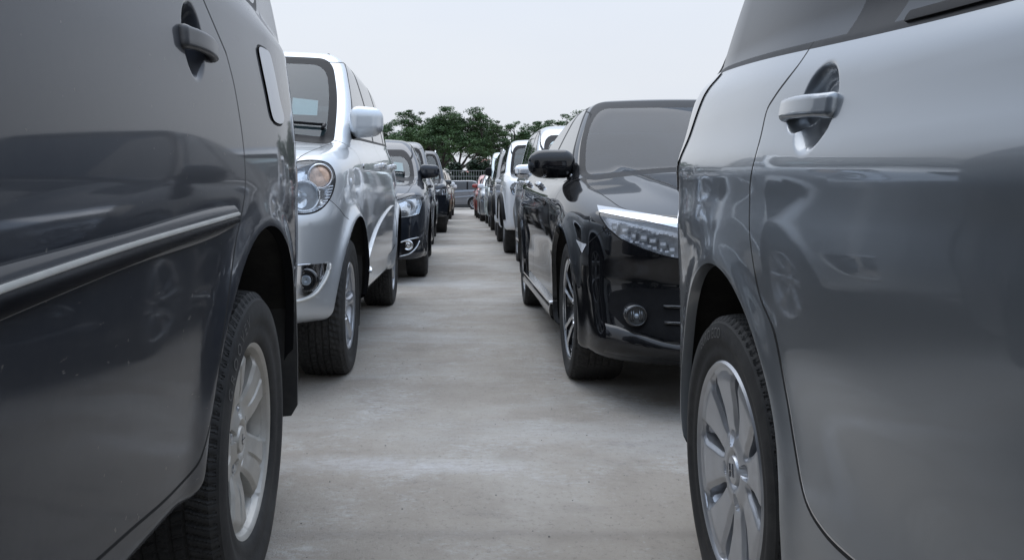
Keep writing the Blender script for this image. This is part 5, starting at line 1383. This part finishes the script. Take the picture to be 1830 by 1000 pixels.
SUV = dict(of=0.82, orr=0.95, W=1.84, R=0.36, arch=0.43, archz=0.02, zb=0.34, wb=2.75, sec=[(0.2, 0.05), (0.34, 0.02), (0.55, 0.0), (0.9, 0.0), (1.1, 0.02), (1.25, 0.06)], flare=0.045, fls=0.05,
    top=[(-0.82, 0.95), (-0.65, 1.04), (0.0, 1.12), (0.45, 1.17), (0.9, 1.18), (3.6, 1.24)], belt=[(0.3, 1.14), (1.5, 1.17), (3.5, 1.22)], front=[(0.3, 0.06), (0.45, 0.0), (0.85, 0.0), (1.1, 0.08)],
    roof=[(0.95, 1.72), (1.5, 1.80), (2.4, 1.82), (3.5, 1.76)], ws=(0.42, 1.16, 1.12, 1.74), bk=(3.62, 1.15, 3.42, 1.75), t1=0.18, t2=0.12, bpil=1.68, cpil=2.62, cp=0.10, hoodz=0.95)
MPV = dict(of=0.78, orr=0.85, W=1.70, R=0.31, arch=0.365, archz=0.015, zb=0.24, wb=2.65, sec=[(0.15, 0.05), (0.26, 0.02), (0.5, 0.0), (0.8, 0.0), (1.0, 0.02), (1.15, 0.06)],
    top=[(-0.78, 0.80), (-0.6, 0.90), (0.0, 1.02), (0.35, 1.10), (0.8, 1.12), (3.4, 1.14)], belt=[(0.2, 1.04), (1.4, 1.07), (3.3, 1.12)], roof=[(0.8, 1.55), (1.4, 1.68), (2.3, 1.70), (3.3, 1.63)],
    ws=(0.20, 1.06, 1.08, 1.60), bk=(3.44, 1.05, 3.22, 1.62), t1=0.2, t2=0.14, bpil=1.50, cpil=2.42, cp=0.10, hoodz=0.80)
def MIX(base, **kw): d = dict(base); d.update(kw); return d
LAMP_S = [(0.55, 0.66), (0.93, 0.66), (0.99, 0.76), (0.95, 0.81), (0.72, 0.80), (0.56, 0.74)]
def shift(poly, dz, dx=0.0, k=1.0): return [(a + dx, 0.72 + (z - 0.72) * k + dz) for a, z in poly]

L3 = Car(X=-1.190, Y=9.19, yaw=0.016, h=0.034, paint=P_BLACK2, track=0.028, frit=0.03, **MIX(SEDAN, zb=0.22))
L3.front = [(0.2, 0.05), (0.3, 0.0), (0.5, 0.0), (0.62, 0.015), (0.8, 0.04), (0.95, 0.12)]; L3.c_front = Cur(L3.front)
def l3_extra(s, m):
    q = s.unproj([(700, 362), (712, 358), (735, 350), (751, 350), (754, 365), (749, 382), (730, 387), (712, 389), (700, 388)]); al = R(32)
    lamp_region(s, m, round_poly(np.stack([diag(q, al, s.of), q[:, 2]], 1), 0.012), al)
    q = s.unproj([(715, 432), (745, 424), (748, 428), (738, 446), (718, 456)]); front_poly(s, m, round_poly(np.stack([np.abs(q[:, 0]), q[:, 2]], 1), 0.01), s.LAB['blk'], ymax=0.5)
    gen_extra([(0.1, 0.1), (0.11, 0.1), (0.11, 0.11)], [(0.0, 0.62), (0.42, 0.62), (0.46, 0.78), (0, 0.80)], [(0, 0.28), (0.5, 0.28), (0.52, 0.42), (0, 0.42)])(s, m)
def l3_post(s, root):
    gen_post(0.93, 1.09, hy=(1.58, 2.48), ms=(0.22, 0.13, 0.15), my=0.70)(s, root)
    for sd in (1, -1):
        q = s.unproj([(729, 438)])[0]; p, n = s.surf_dir((sd * abs(q[0]), -s.of - 0.3, q[2]), (0, 1, 0)); r = 0.042
        mb = MB(); mb.lathe([(0.0, 0.001), (-0.006, r * 0.5), (-0.002, r * 0.6), (-0.008, r * 0.95), (-0.012, r * 1.05), (0.01, r * 1.2)], tuple(p + [0, -0.008, 0]), 26, axis='y'); mb.build('fog_lamp', M['reflector'], root, True)
        for px in ([(713, 434), (730, 428), (748, 424)], [(714, 458), (732, 453), (744, 442), (750, 430)]):
            q = s.unproj(px) * np.array([sd, 1, 1]); mb = MB(); mb.tube(smooth_poly(q, 4, False) + np.array([0, -0.006, 0]), 0.007, 6); mb.build('bumper_trim', M['satin'], root, True)
    o = paper(s, root, [(703, 289), (719, 291), (721, 306), (704, 305)]); tag(o, 'small white paper inside the windscreen of the black car in the left row', 'paper')
L3.build('blue-black sedan with round projector headlight and fog lamp, behind the bright silver SUV', ROW_L, 2, ('car', 0.205), cat='car', extra=l3_extra, post=l3_post, wsglass=M['windscreen'])

def simple(label, row, X, Y, yaw, pnt, base, wheel=('car', 0.205), post=None, lampdz=0.0, lampdx=0.0, h=0.045, gl=None, wsg=None, detail=1, g=None, cat='car', **kw):
    c = Car(X=X, Y=Y, yaw=yaw, h=h, paint=pnt, **MIX(base, **kw))
    k = (c.top[0][1] + c.top[1][1]) / 2 - 0.13
    lamp = shift(LAMP_S, k - 0.72 + lampdz, lampdx)
    c.slats = [k - 0.05, k + 0.0]
    c.build(label, row, detail, wheel, cat=cat, extra=gen_extra(lamp, [(0, k - 0.11), (0.40, k - 0.11), (0.44, k + 0.05), (0, k + 0.06)], [(0, c.zb + 0.10), (0.45, c.zb + 0.10), (0.5, c.zb + 0.22), (0, c.zb + 0.23)], tail=(k + 0.02, k + 0.30)), post=post or gen_post(), glass=gl, wsglass=wsg or M['windscreen'])
    return c
# right row, nearest first
simple('plain silver people carrier with chrome mirror, right behind the black sedan', ROW_R, 1.560, 8.75, 0.0, P_MSILV, MPV, wb=2.49, of=0.74, orr=0.60, roof=[(0.8, 1.50), (1.4, 1.62), (2.3, 1.64), (3.3, 1.58)], h=0.034, W=1.68,
       post=gen_post(0.97, 1.075, M['chrome'], hm=M['chrome'], ms=(0.20, 0.12, 0.145), hy=(1.35, 2.15), skirt=(0.27, 0.36, P_MSILV), cladding=(0.40, 0.44, M['satin'])), bpil=1.42, cpil=2.12)
simple('white pickup with black wheel arch trim and big front wing, right row', ROW_R, 1.560, 12.80, -0.013, P_WHITE, SUV, wheel=('big', 0.235), wb=3.0, of=0.85, orr=1.2, h=0.036, lightseats=False,
       post=gen_post(1.05, 1.27, P_WHITE, flaps=True, archtrim=True), roof=[(0.95, 1.64), (1.5, 1.71), (2.4, 1.72), (2.9, 1.68)], bk=(2.75, 1.2, 2.62, 1.68), belt=[(0.3, 1.12), (1.5, 1.15), (4.3, 1.18)],
       top=[(-0.85, 0.98), (-0.65, 1.06), (0.0, 1.13), (0.45, 1.16), (0.9, 1.17), (4.2, 1.17)], bpil=1.62, cpil=2.60, lampdx=-0.14, cat='pickup', gl=M['dustglass'])
simple('dark grey SUV with chrome mirror, between the white pickup and the pale green van', ROW_R, 1.66, 18.0, 0.0, P_DGREY, SUV, wheel=('big', 0.235), h=0.05, wb=2.55, of=0.8, orr=0.75, post=gen_post(1.0, 1.28, M['chrome'], rails=True))
simple('pale green van with dark mirror and tall roof, right row', ROW_R, 1.62, 22.7, 0.0, P_MINT, MPV, h=0.05, wb=2.6, orr=0.7, roof=[(0.8, 1.78), (1.3, 1.95), (2.3, 1.98), (3.3, 1.94)], ws=(0.10, 1.10, 0.98, 1.86), bk=(3.30, 1.05, 3.2, 1.9),
       post=gen_post(1.0, 1.40, M['black'], ms=(0.17, 0.12, 0.22)), cat='van', t1=0.12, t2=0.03)
simple('pale silver sedan with white mirror, just in front of the red car', ROW_R, 1.575, 27.1, 0.0, P_MSILV, SEDAN, h=0.05, wb=2.6, of=0.8, orr=0.55, post=gen_post(0.92, 1.06, P_WHITE))
simple('small red car with red mirror at the far end of the right row', ROW_R, 1.45, 31.0, 0.0, P_RED, MPV, h=0.045, wb=2.5, roof=[(0.8, 1.40), (1.4, 1.52), (2.3, 1.52), (3.3, 1.45)], ws=(0.2, 1.0, 1.0, 1.46), top=[(-0.78, 0.76), (-0.6, 0.84), (0.0, 0.95), (0.35, 1.0), (0.8, 1.02), (3.4, 1.06)], belt=[(0.2, 0.96), (1.4, 0.99), (3.3, 1.04)],
       bk=(3.35, 1.0, 3.1, 1.46), post=gen_post(0.9, 1.10, P_RED), W=1.66)
# left row
simple('dark grey tall people carrier, third behind the bright silver SUV', ROW_L, -1.225, 14.95, 0.01, P_DGREY, MPV, h=0.04, W=1.72, roof=[(0.8, 1.66), (1.4, 1.79), (2.3, 1.81), (3.3, 1.74)], ws=(0.22, 1.10, 1.0, 1.70), wb=2.7,
       post=gen_post(1.0, 1.24, M['chrome'], hm=M['chrome'], cladding=(0.62, 0.68, M['satin'])))
simple('black tall SUV with chrome mirror and roof rails, left row', ROW_L, -1.10, 19.5, 0.028, P_BLACK2, SUV, wheel=('big', 0.235), h=0.045, wb=2.45, of=0.8, W=1.80, roof=[(0.95, 1.76), (1.5, 1.85), (2.4, 1.87), (3.5, 1.80)],
       post=gen_post(1.05, 1.36, M['chrome'], rails=True, ms=(0.22, 0.12, 0.17)), lightseats=False)
simple('dark grey car hidden between the tall black SUV and the golden brown car', ROW_L, -1.09, 24.4, 0.0, P_DGREY, MPV, h=0.055, post=gen_post(1.0, 1.15))
simple('golden brown people carrier near the far end of the left row', ROW_L, -1.01, 29.4, 0.0, P_BROWN, MPV, h=0.055, post=gen_post(1.0, 1.15, P_WHITE))
simple('white-mirrored brown hatchback, last car of the left row', ROW_L, -0.955, 34.0, 0.0, P_BROWN, MPV, h=0.055, wb=2.5, post=gen_post(0.95, 1.10, P_WHITE))
# crossing car
simple('grey hatchback parked crosswise at the far end of the lane', None, -1.62, 47.35, R(-90), P_MGREY, MPV, h=0.03, detail=2, wb=2.52, of=0.82, orr=0.62, roof=[(0.8, 1.40), (1.4, 1.52), (2.2, 1.53), (3.1, 1.44)], ws=(0.05, 0.98, 1.05, 1.44), bk=(3.1, 1.05, 2.7, 1.44),
       top=[(-0.82, 0.74), (-0.6, 0.84), (0.0, 0.95), (0.35, 1.0), (0.8, 1.02), (3.2, 1.10)], belt=[(0.2, 0.94), (1.4, 0.98), (3.1, 1.06)], post=gen_post(0.90, 1.02, hy=(1.35, 2.3)), W=1.69, bpil=1.32, cpil=2.15,
       crease=lambda y, z: 0.022 * np.exp(-((z - 0.50 - 0.09 * (y - 0.4)) / 0.035) ** 2) * sstep(0.5, 0.9, y) + 0.015 * np.exp(-((z - 0.84 - 0.04 * y) / 0.03) ** 2))
# ---------------------------------------------------------------- ground
def ground():
    m, t, b = mat('concrete')
    geo = t.nodes.new('ShaderNodeNewGeometry'); P = geo.outputs['Position']
    def nz(scale, detail, rough, ms=None, off=None):
        n = node(t, 'ShaderNodeTexNoise'); n.inputs['Scale'].default_value = scale; n.inputs['Detail'].default_value = detail; n.inputs['Roughness'].default_value = rough
        src = P
        if ms:
            mp = t.nodes.new('ShaderNodeMapping'); mp.inputs['Scale'].default_value = ms
            if off: mp.inputs['Location'].default_value = off
            t.links.new(src, mp.inputs[0]); src = mp.outputs[0]
        t.links.new(src, n.inputs['Vector']); return n.outputs[0]
    big = nz(0.8, 6, 0.6, (1, 0.7, 1)); med = nz(4.5, 8, 0.68, (1, 0.8, 1), (3, 7, 0)); fine = nz(60, 8, 0.75, (1, 0.7, 1)); band = nz(1.0, 7, 0.65, (0.45, 1.0, 1), (11, 3, 0))
    grit = nz(220, 3, 0.6)
    c = ramp(t, big, [(0.32, (0.285, 0.250, 0.210)), (0.5, (0.375, 0.336, 0.288)), (0.68, (0.440, 0.406, 0.358))])
    c = mixc(t, ramp(t, med, [(0.42, 0.0), (0.70, 0.40)]), c, (0.245, 0.215, 0.18))
    c = mixc(t, ramp(t, band, [(0.50, 0.0), (0.60, 0.35), (0.70, 0.0)]), c, (0.50, 0.49, 0.47))
    # rough worn patches where the pale paste shows, with scratchy edges
    med2 = nz(3.2, 10, 0.78, (0.8, 0.7, 1), (1, 2, 0)); scr = nz(34, 8, 0.8, (0.7, 1.2, 1), (4, 1, 0))
    worn = maths(t, 'MULTIPLY', ramp(t, med2, [(0.50, 0.0), (0.62, 1.0)]), ramp(t, scr, [(0.42, 0.0), (0.60, 1.0)]))
    c = mixc(t, maths(t, 'MULTIPLY', worn, 0.55), c, (0.56, 0.55, 0.53))
    dkm = nz(2.4, 8, 0.72, (0.6, 1.0, 1), (9, 5, 0)); dks = maths(t, 'MULTIPLY', ramp(t, dkm, [(0.56, 0.0), (0.68, 1.0)]), ramp(t, scr, [(0.38, 1.0), (0.58, 0.25)]))
    c = mixc(t, maths(t, 'MULTIPLY', dks, 0.45), c, (0.14, 0.13, 0.125))
    c = mixc(t, ramp(t, fine, [(0.30, 0.6), (0.45, 0.0), (0.58, 0.0), (0.76, 0.6)]), c, ramp(t, fine, [(0.5, (0.13, 0.12, 0.11)), (0.55, (0.55, 0.54, 0.52))]))
    v = node(t, 'ShaderNodeTexVoronoi'); v.inputs['Scale'].default_value = 11; t.links.new(P, v.inputs['Vector'])
    c = mixc(t, ramp(t, v.outputs['Distance'], [(0.020, 0.5), (0.035, 0.0)]), c, (0.08, 0.07, 0.06))
    sp = t.nodes.new('ShaderNodeSeparateXYZ'); t.links.new(P, sp.inputs[0])
    # a ragged whitish lime streak across the lane near the camera, a faint slab joint every few metres
    yy = maths(t, 'ADD', sp.outputs['Y'], maths(t, 'MULTIPLY', med2, 0.35)); dy = maths(t, 'ABSOLUTE', maths(t, 'SUBTRACT', yy, 2.98))
    stk = maths(t, 'MULTIPLY', ramp(t, dy, [(0.0, 1.0), (0.11, 0.0)]), maths(t, 'MULTIPLY', ramp(t, scr, [(0.36, 0.15), (0.58, 1.0)]), ramp(t, maths(t, 'ABSOLUTE', maths(t, 'ADD', sp.outputs['X'], 0.2)), [(0.15, 1.0), (0.5, 0.0)])))
    c = mixc(t, maths(t, 'MULTIPLY', stk, 0.5), c, (0.66, 0.66, 0.67))
    wv = maths(t, 'ADD', sp.outputs['Y'], maths(t, 'MULTIPLY', med, 0.10))
    fr = maths(t, 'FRACT', maths(t, 'MULTIPLY', wv, 1 / 4.6)); 
    j = ramp(t, fr, [(0.486, 0.0), (0.497, 0.22), (0.505, 0.0)]); c = mixc(t, j, c, (0.12, 0.11, 0.10))
    t.links.new(c, b.inputs['Base Color']); b.inputs['Roughness'].default_value = 0.9; b.inputs['Specular IOR Level'].default_value = 0.25
    h = maths(t, 'ADD', maths(t, 'MULTIPLY', fine, 0.5), maths(t, 'ADD', maths(t, 'MULTIPLY', grit, 0.25), maths(t, 'MULTIPLY', med, 0.8)))
    bp = t.nodes.new('ShaderNodeBump'); bp.inputs['Strength'].default_value = 0.9; bp.inputs['Distance'].default_value = 0.012
    t.links.new(h, bp.inputs['Height']); t.links.new(bp.outputs[0], b.inputs['Normal'])
    mb = MB(); mb.add([(-900, -900, 0), (900, -900, 0), (900, 900, 0), (-900, 900, 0)], [[0, 1, 2, 3]])
    o = mb.build('ground', m); o['kind'] = 'structure'
ground()
# small loose stones on the concrete
st = MB()
for i in range(300):
    y = 1.0 + 9 * random.random() ** 1.5; x = random.uniform(-0.6, 0.7); r = random.uniform(0.0010, 0.0032) * (1.3 if random.random() < 0.1 else 1)
    ph = random.uniform(0, 6); V = []
    for (zz, k) in ((0.0, 1.0), (0.6, 0.8), (1.0, 0.3)):
        for j in range(5): a = ph + j * 1.256; V.append((x + r * k * math.cos(a) * random.uniform(0.7, 1.3), y + r * k * math.sin(a) * random.uniform(0.7, 1.3), r * zz))
    st.add(V, [[q * 5 + j, q * 5 + (j + 1) % 5, q * 5 + 5 + (j + 1) % 5, q * 5 + 5 + j] for q in range(2) for j in range(5)] + [[10, 11, 12, 13, 14]])
M['grit'] = plain('grit', (0.16, 0.15, 0.14), 0.9, var=0.6, scale=3)
tag(st.build('loose_grit', M['grit']), kind='stuff')

# ---------------------------------------------------------------- far end: fence, hedge, house, trees
M['fencew'] = plain('pale_fence_metal', (0.21, 0.22, 0.22), 0.5, 0.0)
M['wall'] = plain('dark_base_wall', (0.05, 0.05, 0.05), 0.9)
M['rooft'] = plain('red_roof_tiles', (0.36, 0.16, 0.125), 0.85, var=0.25, scale=1.5)
M['housew'] = plain('house_wall', (0.36, 0.34, 0.32), 0.9)
def leafmat(name, a, b_):
    m, t, b = mat(name)
    oi = t.nodes.new('ShaderNodeNewGeometry'); n = noise(t, 0.55, 3)
    c = ramp(t, n, [(0.35, a), (0.65, b_)]); r = ramp(t, oi.outputs['Random Per Island'], [(0.0, 0.65), (1.0, 1.35)])
    mm = t.nodes.new('ShaderNodeMix'); mm.data_type = 'RGBA'; mm.blend_type = 'MULTIPLY'; mm.inputs[0].default_value = 1.0
    t.links.new(c, mm.inputs[6]); t.links.new(r, mm.inputs[7]); t.links.new(mm.outputs[2], b.inputs['Base Color'])
    b.inputs['Roughness'].default_value = 0.6; b.inputs['Specular IOR Level'].default_value = 0.3
    return m
M['leaf'] = leafmat('tree_leaves', (0.052, 0.100, 0.040), (0.098, 0.160, 0.064))
M['leafd'] = leafmat('hedge_leaves', (0.018, 0.034, 0.018), (0.034, 0.058, 0.028))
M['bark'] = plain('bark', (0.060, 0.052, 0.045), 0.9, var=0.3, scale=4)
def leaves(centres, rad, n, size, rg, flat=0.55):
    """n leaf-sprig quads scattered in ellipsoid clumps"""
    k = rg.integers(0, len(centres), n); c = centres[k]; r = rad[k]
    d = rg.normal(size=(n, 3)); d /= np.linalg.norm(d, axis=1)[:, None]; q = rg.random(n) ** 0.45
    p = c + d * (r * q)[:, None] * np.array([1, 1, flat])
    nn = rg.normal(size=(n, 3)); nn[:, 2] = np.abs(nn[:, 2]) + 0.7; nn /= np.linalg.norm(nn, axis=1)[:, None]
    t = np.cross(nn, rg.normal(size=(n, 3))); t /= np.linalg.norm(t, axis=1)[:, None]; b = np.cross(nn, t); s = (size * rg.uniform(0.6, 1.5, n))[:, None]
    V = np.stack([p + t * s, p + b * s * 0.55, p - t * s, p - b * s * 0.55], 1).reshape(-1, 3)
    return V, np.arange(4 * n).reshape(n, 4)
def umbrella_tree(x, y, top, wid, trunkh, label, seed, n=16000, lean=0.0, base=0.55, bx=0.0):
    rg = np.random.default_rng(seed); root = empty('umbrella_tree', (x, y, 0)); tag(root, label, 'tree', 'spreading trees beyond the fence')
    mb = MB(); tips = []
    def limb(p, d, L, r, lev):
        pts = [p]; q = p.copy(); dd = d.copy(); n_ = 5
        for i in range(n_):
            dd = dd + rg.normal(size=3) * 0.10; 
            if lev > 0: dd[2] *= 0.93
            dd /= np.linalg.norm(dd); q = q + dd * L / n_; pts.append(q.copy())
        mb.tube(pts, list(np.linspace(r, r * 0.55, n_ + 1)), 6 if lev < 2 else 4)
        if q[2] > top * 0.97 or lev >= 4: tips.append(q); return
        if lev >= 3: tips.append(q)
        for _ in range(4 if lev == 0 else 3 if lev < 3 else 2):
            a = rg.uniform(0, 6.28); spread = (0.75 if lev == 0 else 0.55); nd = dd + np.array([math.cos(a), math.sin(a), 0]) * spread * rg.uniform(0.6, 1.4) + np.array([0, 0, 0.08]); nd /= np.linalg.norm(nd)
            limb(q, nd, L * rg.uniform(0.62, 0.85), r * 0.55, lev + 1)
    r0 = 0.26 * top / 8
    for a in (0.3, 2.3, 4.4):
        limb(np.array([bx, 0, 0.0]), np.array([0.35 * math.cos(a) + lean, 0.35 * math.sin(a), 1.0]), trunkh, r0, 0)
    P = np.array(tips)
    # fit the tips into the wanted crown envelope
    sx = wid / 2 / max(1e-3, np.percentile(np.abs(P[:, 0] - bx), 92)); szt = top / np.percentile(P[:, 2], 97)
    mb.V = [v * np.array([1, 1, 1]) for v in mb.V]
    allv = np.concatenate(mb.V)
    f = lambda V: np.stack([bx + (V[:, 0] - bx) * (1 + (sx - 1) * np.clip(V[:, 2] / trunkh, 0, 1)), V[:, 1] * (1 + (sx - 1) * np.clip(V[:, 2] / trunkh, 0, 1)), V[:, 2] * szt], 1)
    mb.V = [f(v) for v in mb.V]; P = f(P)
    mb.build('trunk', M['bark'], root, True)
    P = P[P[:, 2] > top * base]
    # extra clumps to close the crown: an umbrella dome with gaps
    k = 340 if seed == 3 else 130; a = rg.uniform(0, 6.28, k); rr = np.sqrt(rg.random(k)) * wid / 2
    zt = top * (0.95 - 0.30 * (rr / (wid / 2)) ** 2) - rg.uniform(0, 0.20, k) * top
    P2 = np.stack([bx + rr * np.cos(a), rr * np.sin(a), zt], 1); P = np.concatenate([P, P2])
    rad = rg.uniform(0.5, 1.15, len(P)) * wid / 13
    V, Q = leaves(P, rad, n, 0.078, rg, 0.42)
    mesh_obj('crown', V, Q, M['leaf'], root, smooth=False)
umbrella_tree(-0.8, 86, 8.6, 8.9, 3.0, 'wide umbrella-shaped tree with bare forked limbs in the middle of the far end', 3, 75000, base=0.50, bx=-0.2)
umbrella_tree(-8.0, 92, 7.5, 8.5, 2.6, 'lower dark green tree at the far end, left of the tall forked one', 5, 42000)
umbrella_tree(5.6, 90, 7.6, 7.5, 3.6, 'dark green tree at the far end, just right of the tall forked one', 8, 42000, base=0.6)
umbrella_tree(12.2, 92, 8.4, 9.0, 3.4, 'wide low tree behind the roofs of the right row of cars', 12, 52000, base=0.55)
umbrella_tree(-3.8, 98, 6.6, 7.0, 2.6, 'small tree whose crown fills the gap behind the left row', 15, 30000)

def fence_panel(x0, x1, y, label):
    mb = MB(); root = empty('metal_fence', ((x0 + x1) / 2, y, 0)); tag(root, label, 'fence', 'pale metal fence panels at the far end')
    L = x1 - x0; n = int(L / 0.145)
    for i in range(n): mb.box((-L / 2 + 0.07 + i * 0.145, 0, 1.65), (0.024, 0.02, 1.05))
    mb.build('bars', M['fencew'], root)
    rl = MB()
    for z in (1.18, 1.50, 1.82, 2.15): rl.box((0, 0.033, z), (L, 0.03, 0.035))
    rl.build('rails', M['fencew'], root)
    for q in (-L / 2, ):
        p = MB(); p.box((q, 0.02, 1.12), (0.08, 0.08, 2.24)); p.build('post', M['fencew'], root)
for i, (a, b_) in enumerate(((-12.0, -7.0), (-7.0, -2.0), (-2.0, 3.0), (3.0, 8.0), (8.0, 13.0), (13, 18))):
    fence_panel(a, b_, 52, ['pale bar fence panel at the far end, left end hidden by the left row', 'pale bar fence panel behind the left row', 'pale bar fence panel seen above the roof of the crossing grey car', 'pale bar fence panel behind the right row',
                            'pale bar fence panel far behind the black sedan', 'pale bar fence panel at the right end'][i])
w = MB(); w.box((3, 52.3, 0.55), (60, 0.2, 1.1)); tag(w.build('base_wall', M['wall']), 'low dark wall under the pale bar fence', 'wall')
rg = np.random.default_rng(31)
for i, x in enumerate((-8.5, -5.4, -2.6, 0.2, 2.9, 5.8, 9.0)):
    c = np.stack([x + rg.uniform(-1.7, 1.7, 34), 55.5 + rg.uniform(-0.9, 0.9, 34), rg.uniform(0.2, 2.45 + 0.30 * math.sin(i * 2.1), 34)], 1)
    V, Q = leaves(c, rg.uniform(0.45, 0.8, 34), 20000, 0.09, rg, 0.85); V[:, 2] = np.maximum(V[:, 2], 0.02)
    root = empty('bush', (x, 55.5, 0)); tag(root, ['dark bush behind the fence, far left', 'dark bush behind the fence, behind the left row of cars', 'dark bush at the foot of the forked tree', 'dark bush behind the fence above the crossing grey car',
        'dark bush in front of the red-roofed house', 'dark bush behind the fence by the right row', 'dark bush behind the fence, far right'][i], 'bush', 'dark bushes behind the fence')
    V = V - np.array([x, 55.5, 0]); mesh_obj('foliage', V, Q, M['leafd'], root, smooth=False)
    mb = MB()
    for k in range(5): mb.tube([(rg.uniform(-0.3, 0.3), 0, 0), (rg.uniform(-1, 1), rg.uniform(-0.4, 0.4), 1.6)], [0.04, 0.015], 5)
    mb.build('stem', M['bark'], root)
h = empty('house', (3.6, 74, 0)); tag(h, 'low house with a dull red tiled roof behind the dark bushes', 'house')
mb = MB(); mb.box((0, 2.5, 1.25), (5.4, 5, 2.5)); mb.build('wall', M['housew'], h)
mb = MB(); V = [(-3.0, -0.3, 2.55), (3.0, -0.3, 2.55), (3.0, 5.3, 2.55), (-3.0, 5.3, 2.55), (-1.9, 2.5, 3.75), (1.9, 2.5, 3.75)]; mb.add(V, [[0, 1, 5, 4], [1, 2, 5], [2, 3, 4, 5], [3, 0, 4], [0, 3, 2, 1]]); mb.build('roof', M['rooft'], h)
mb = MB()
for x in (-1.6, 0.2, 1.8): mb.box((x, -0.02, 1.4), (0.9, 0.06, 1.0))
mb.build('window', M['gap'], h)
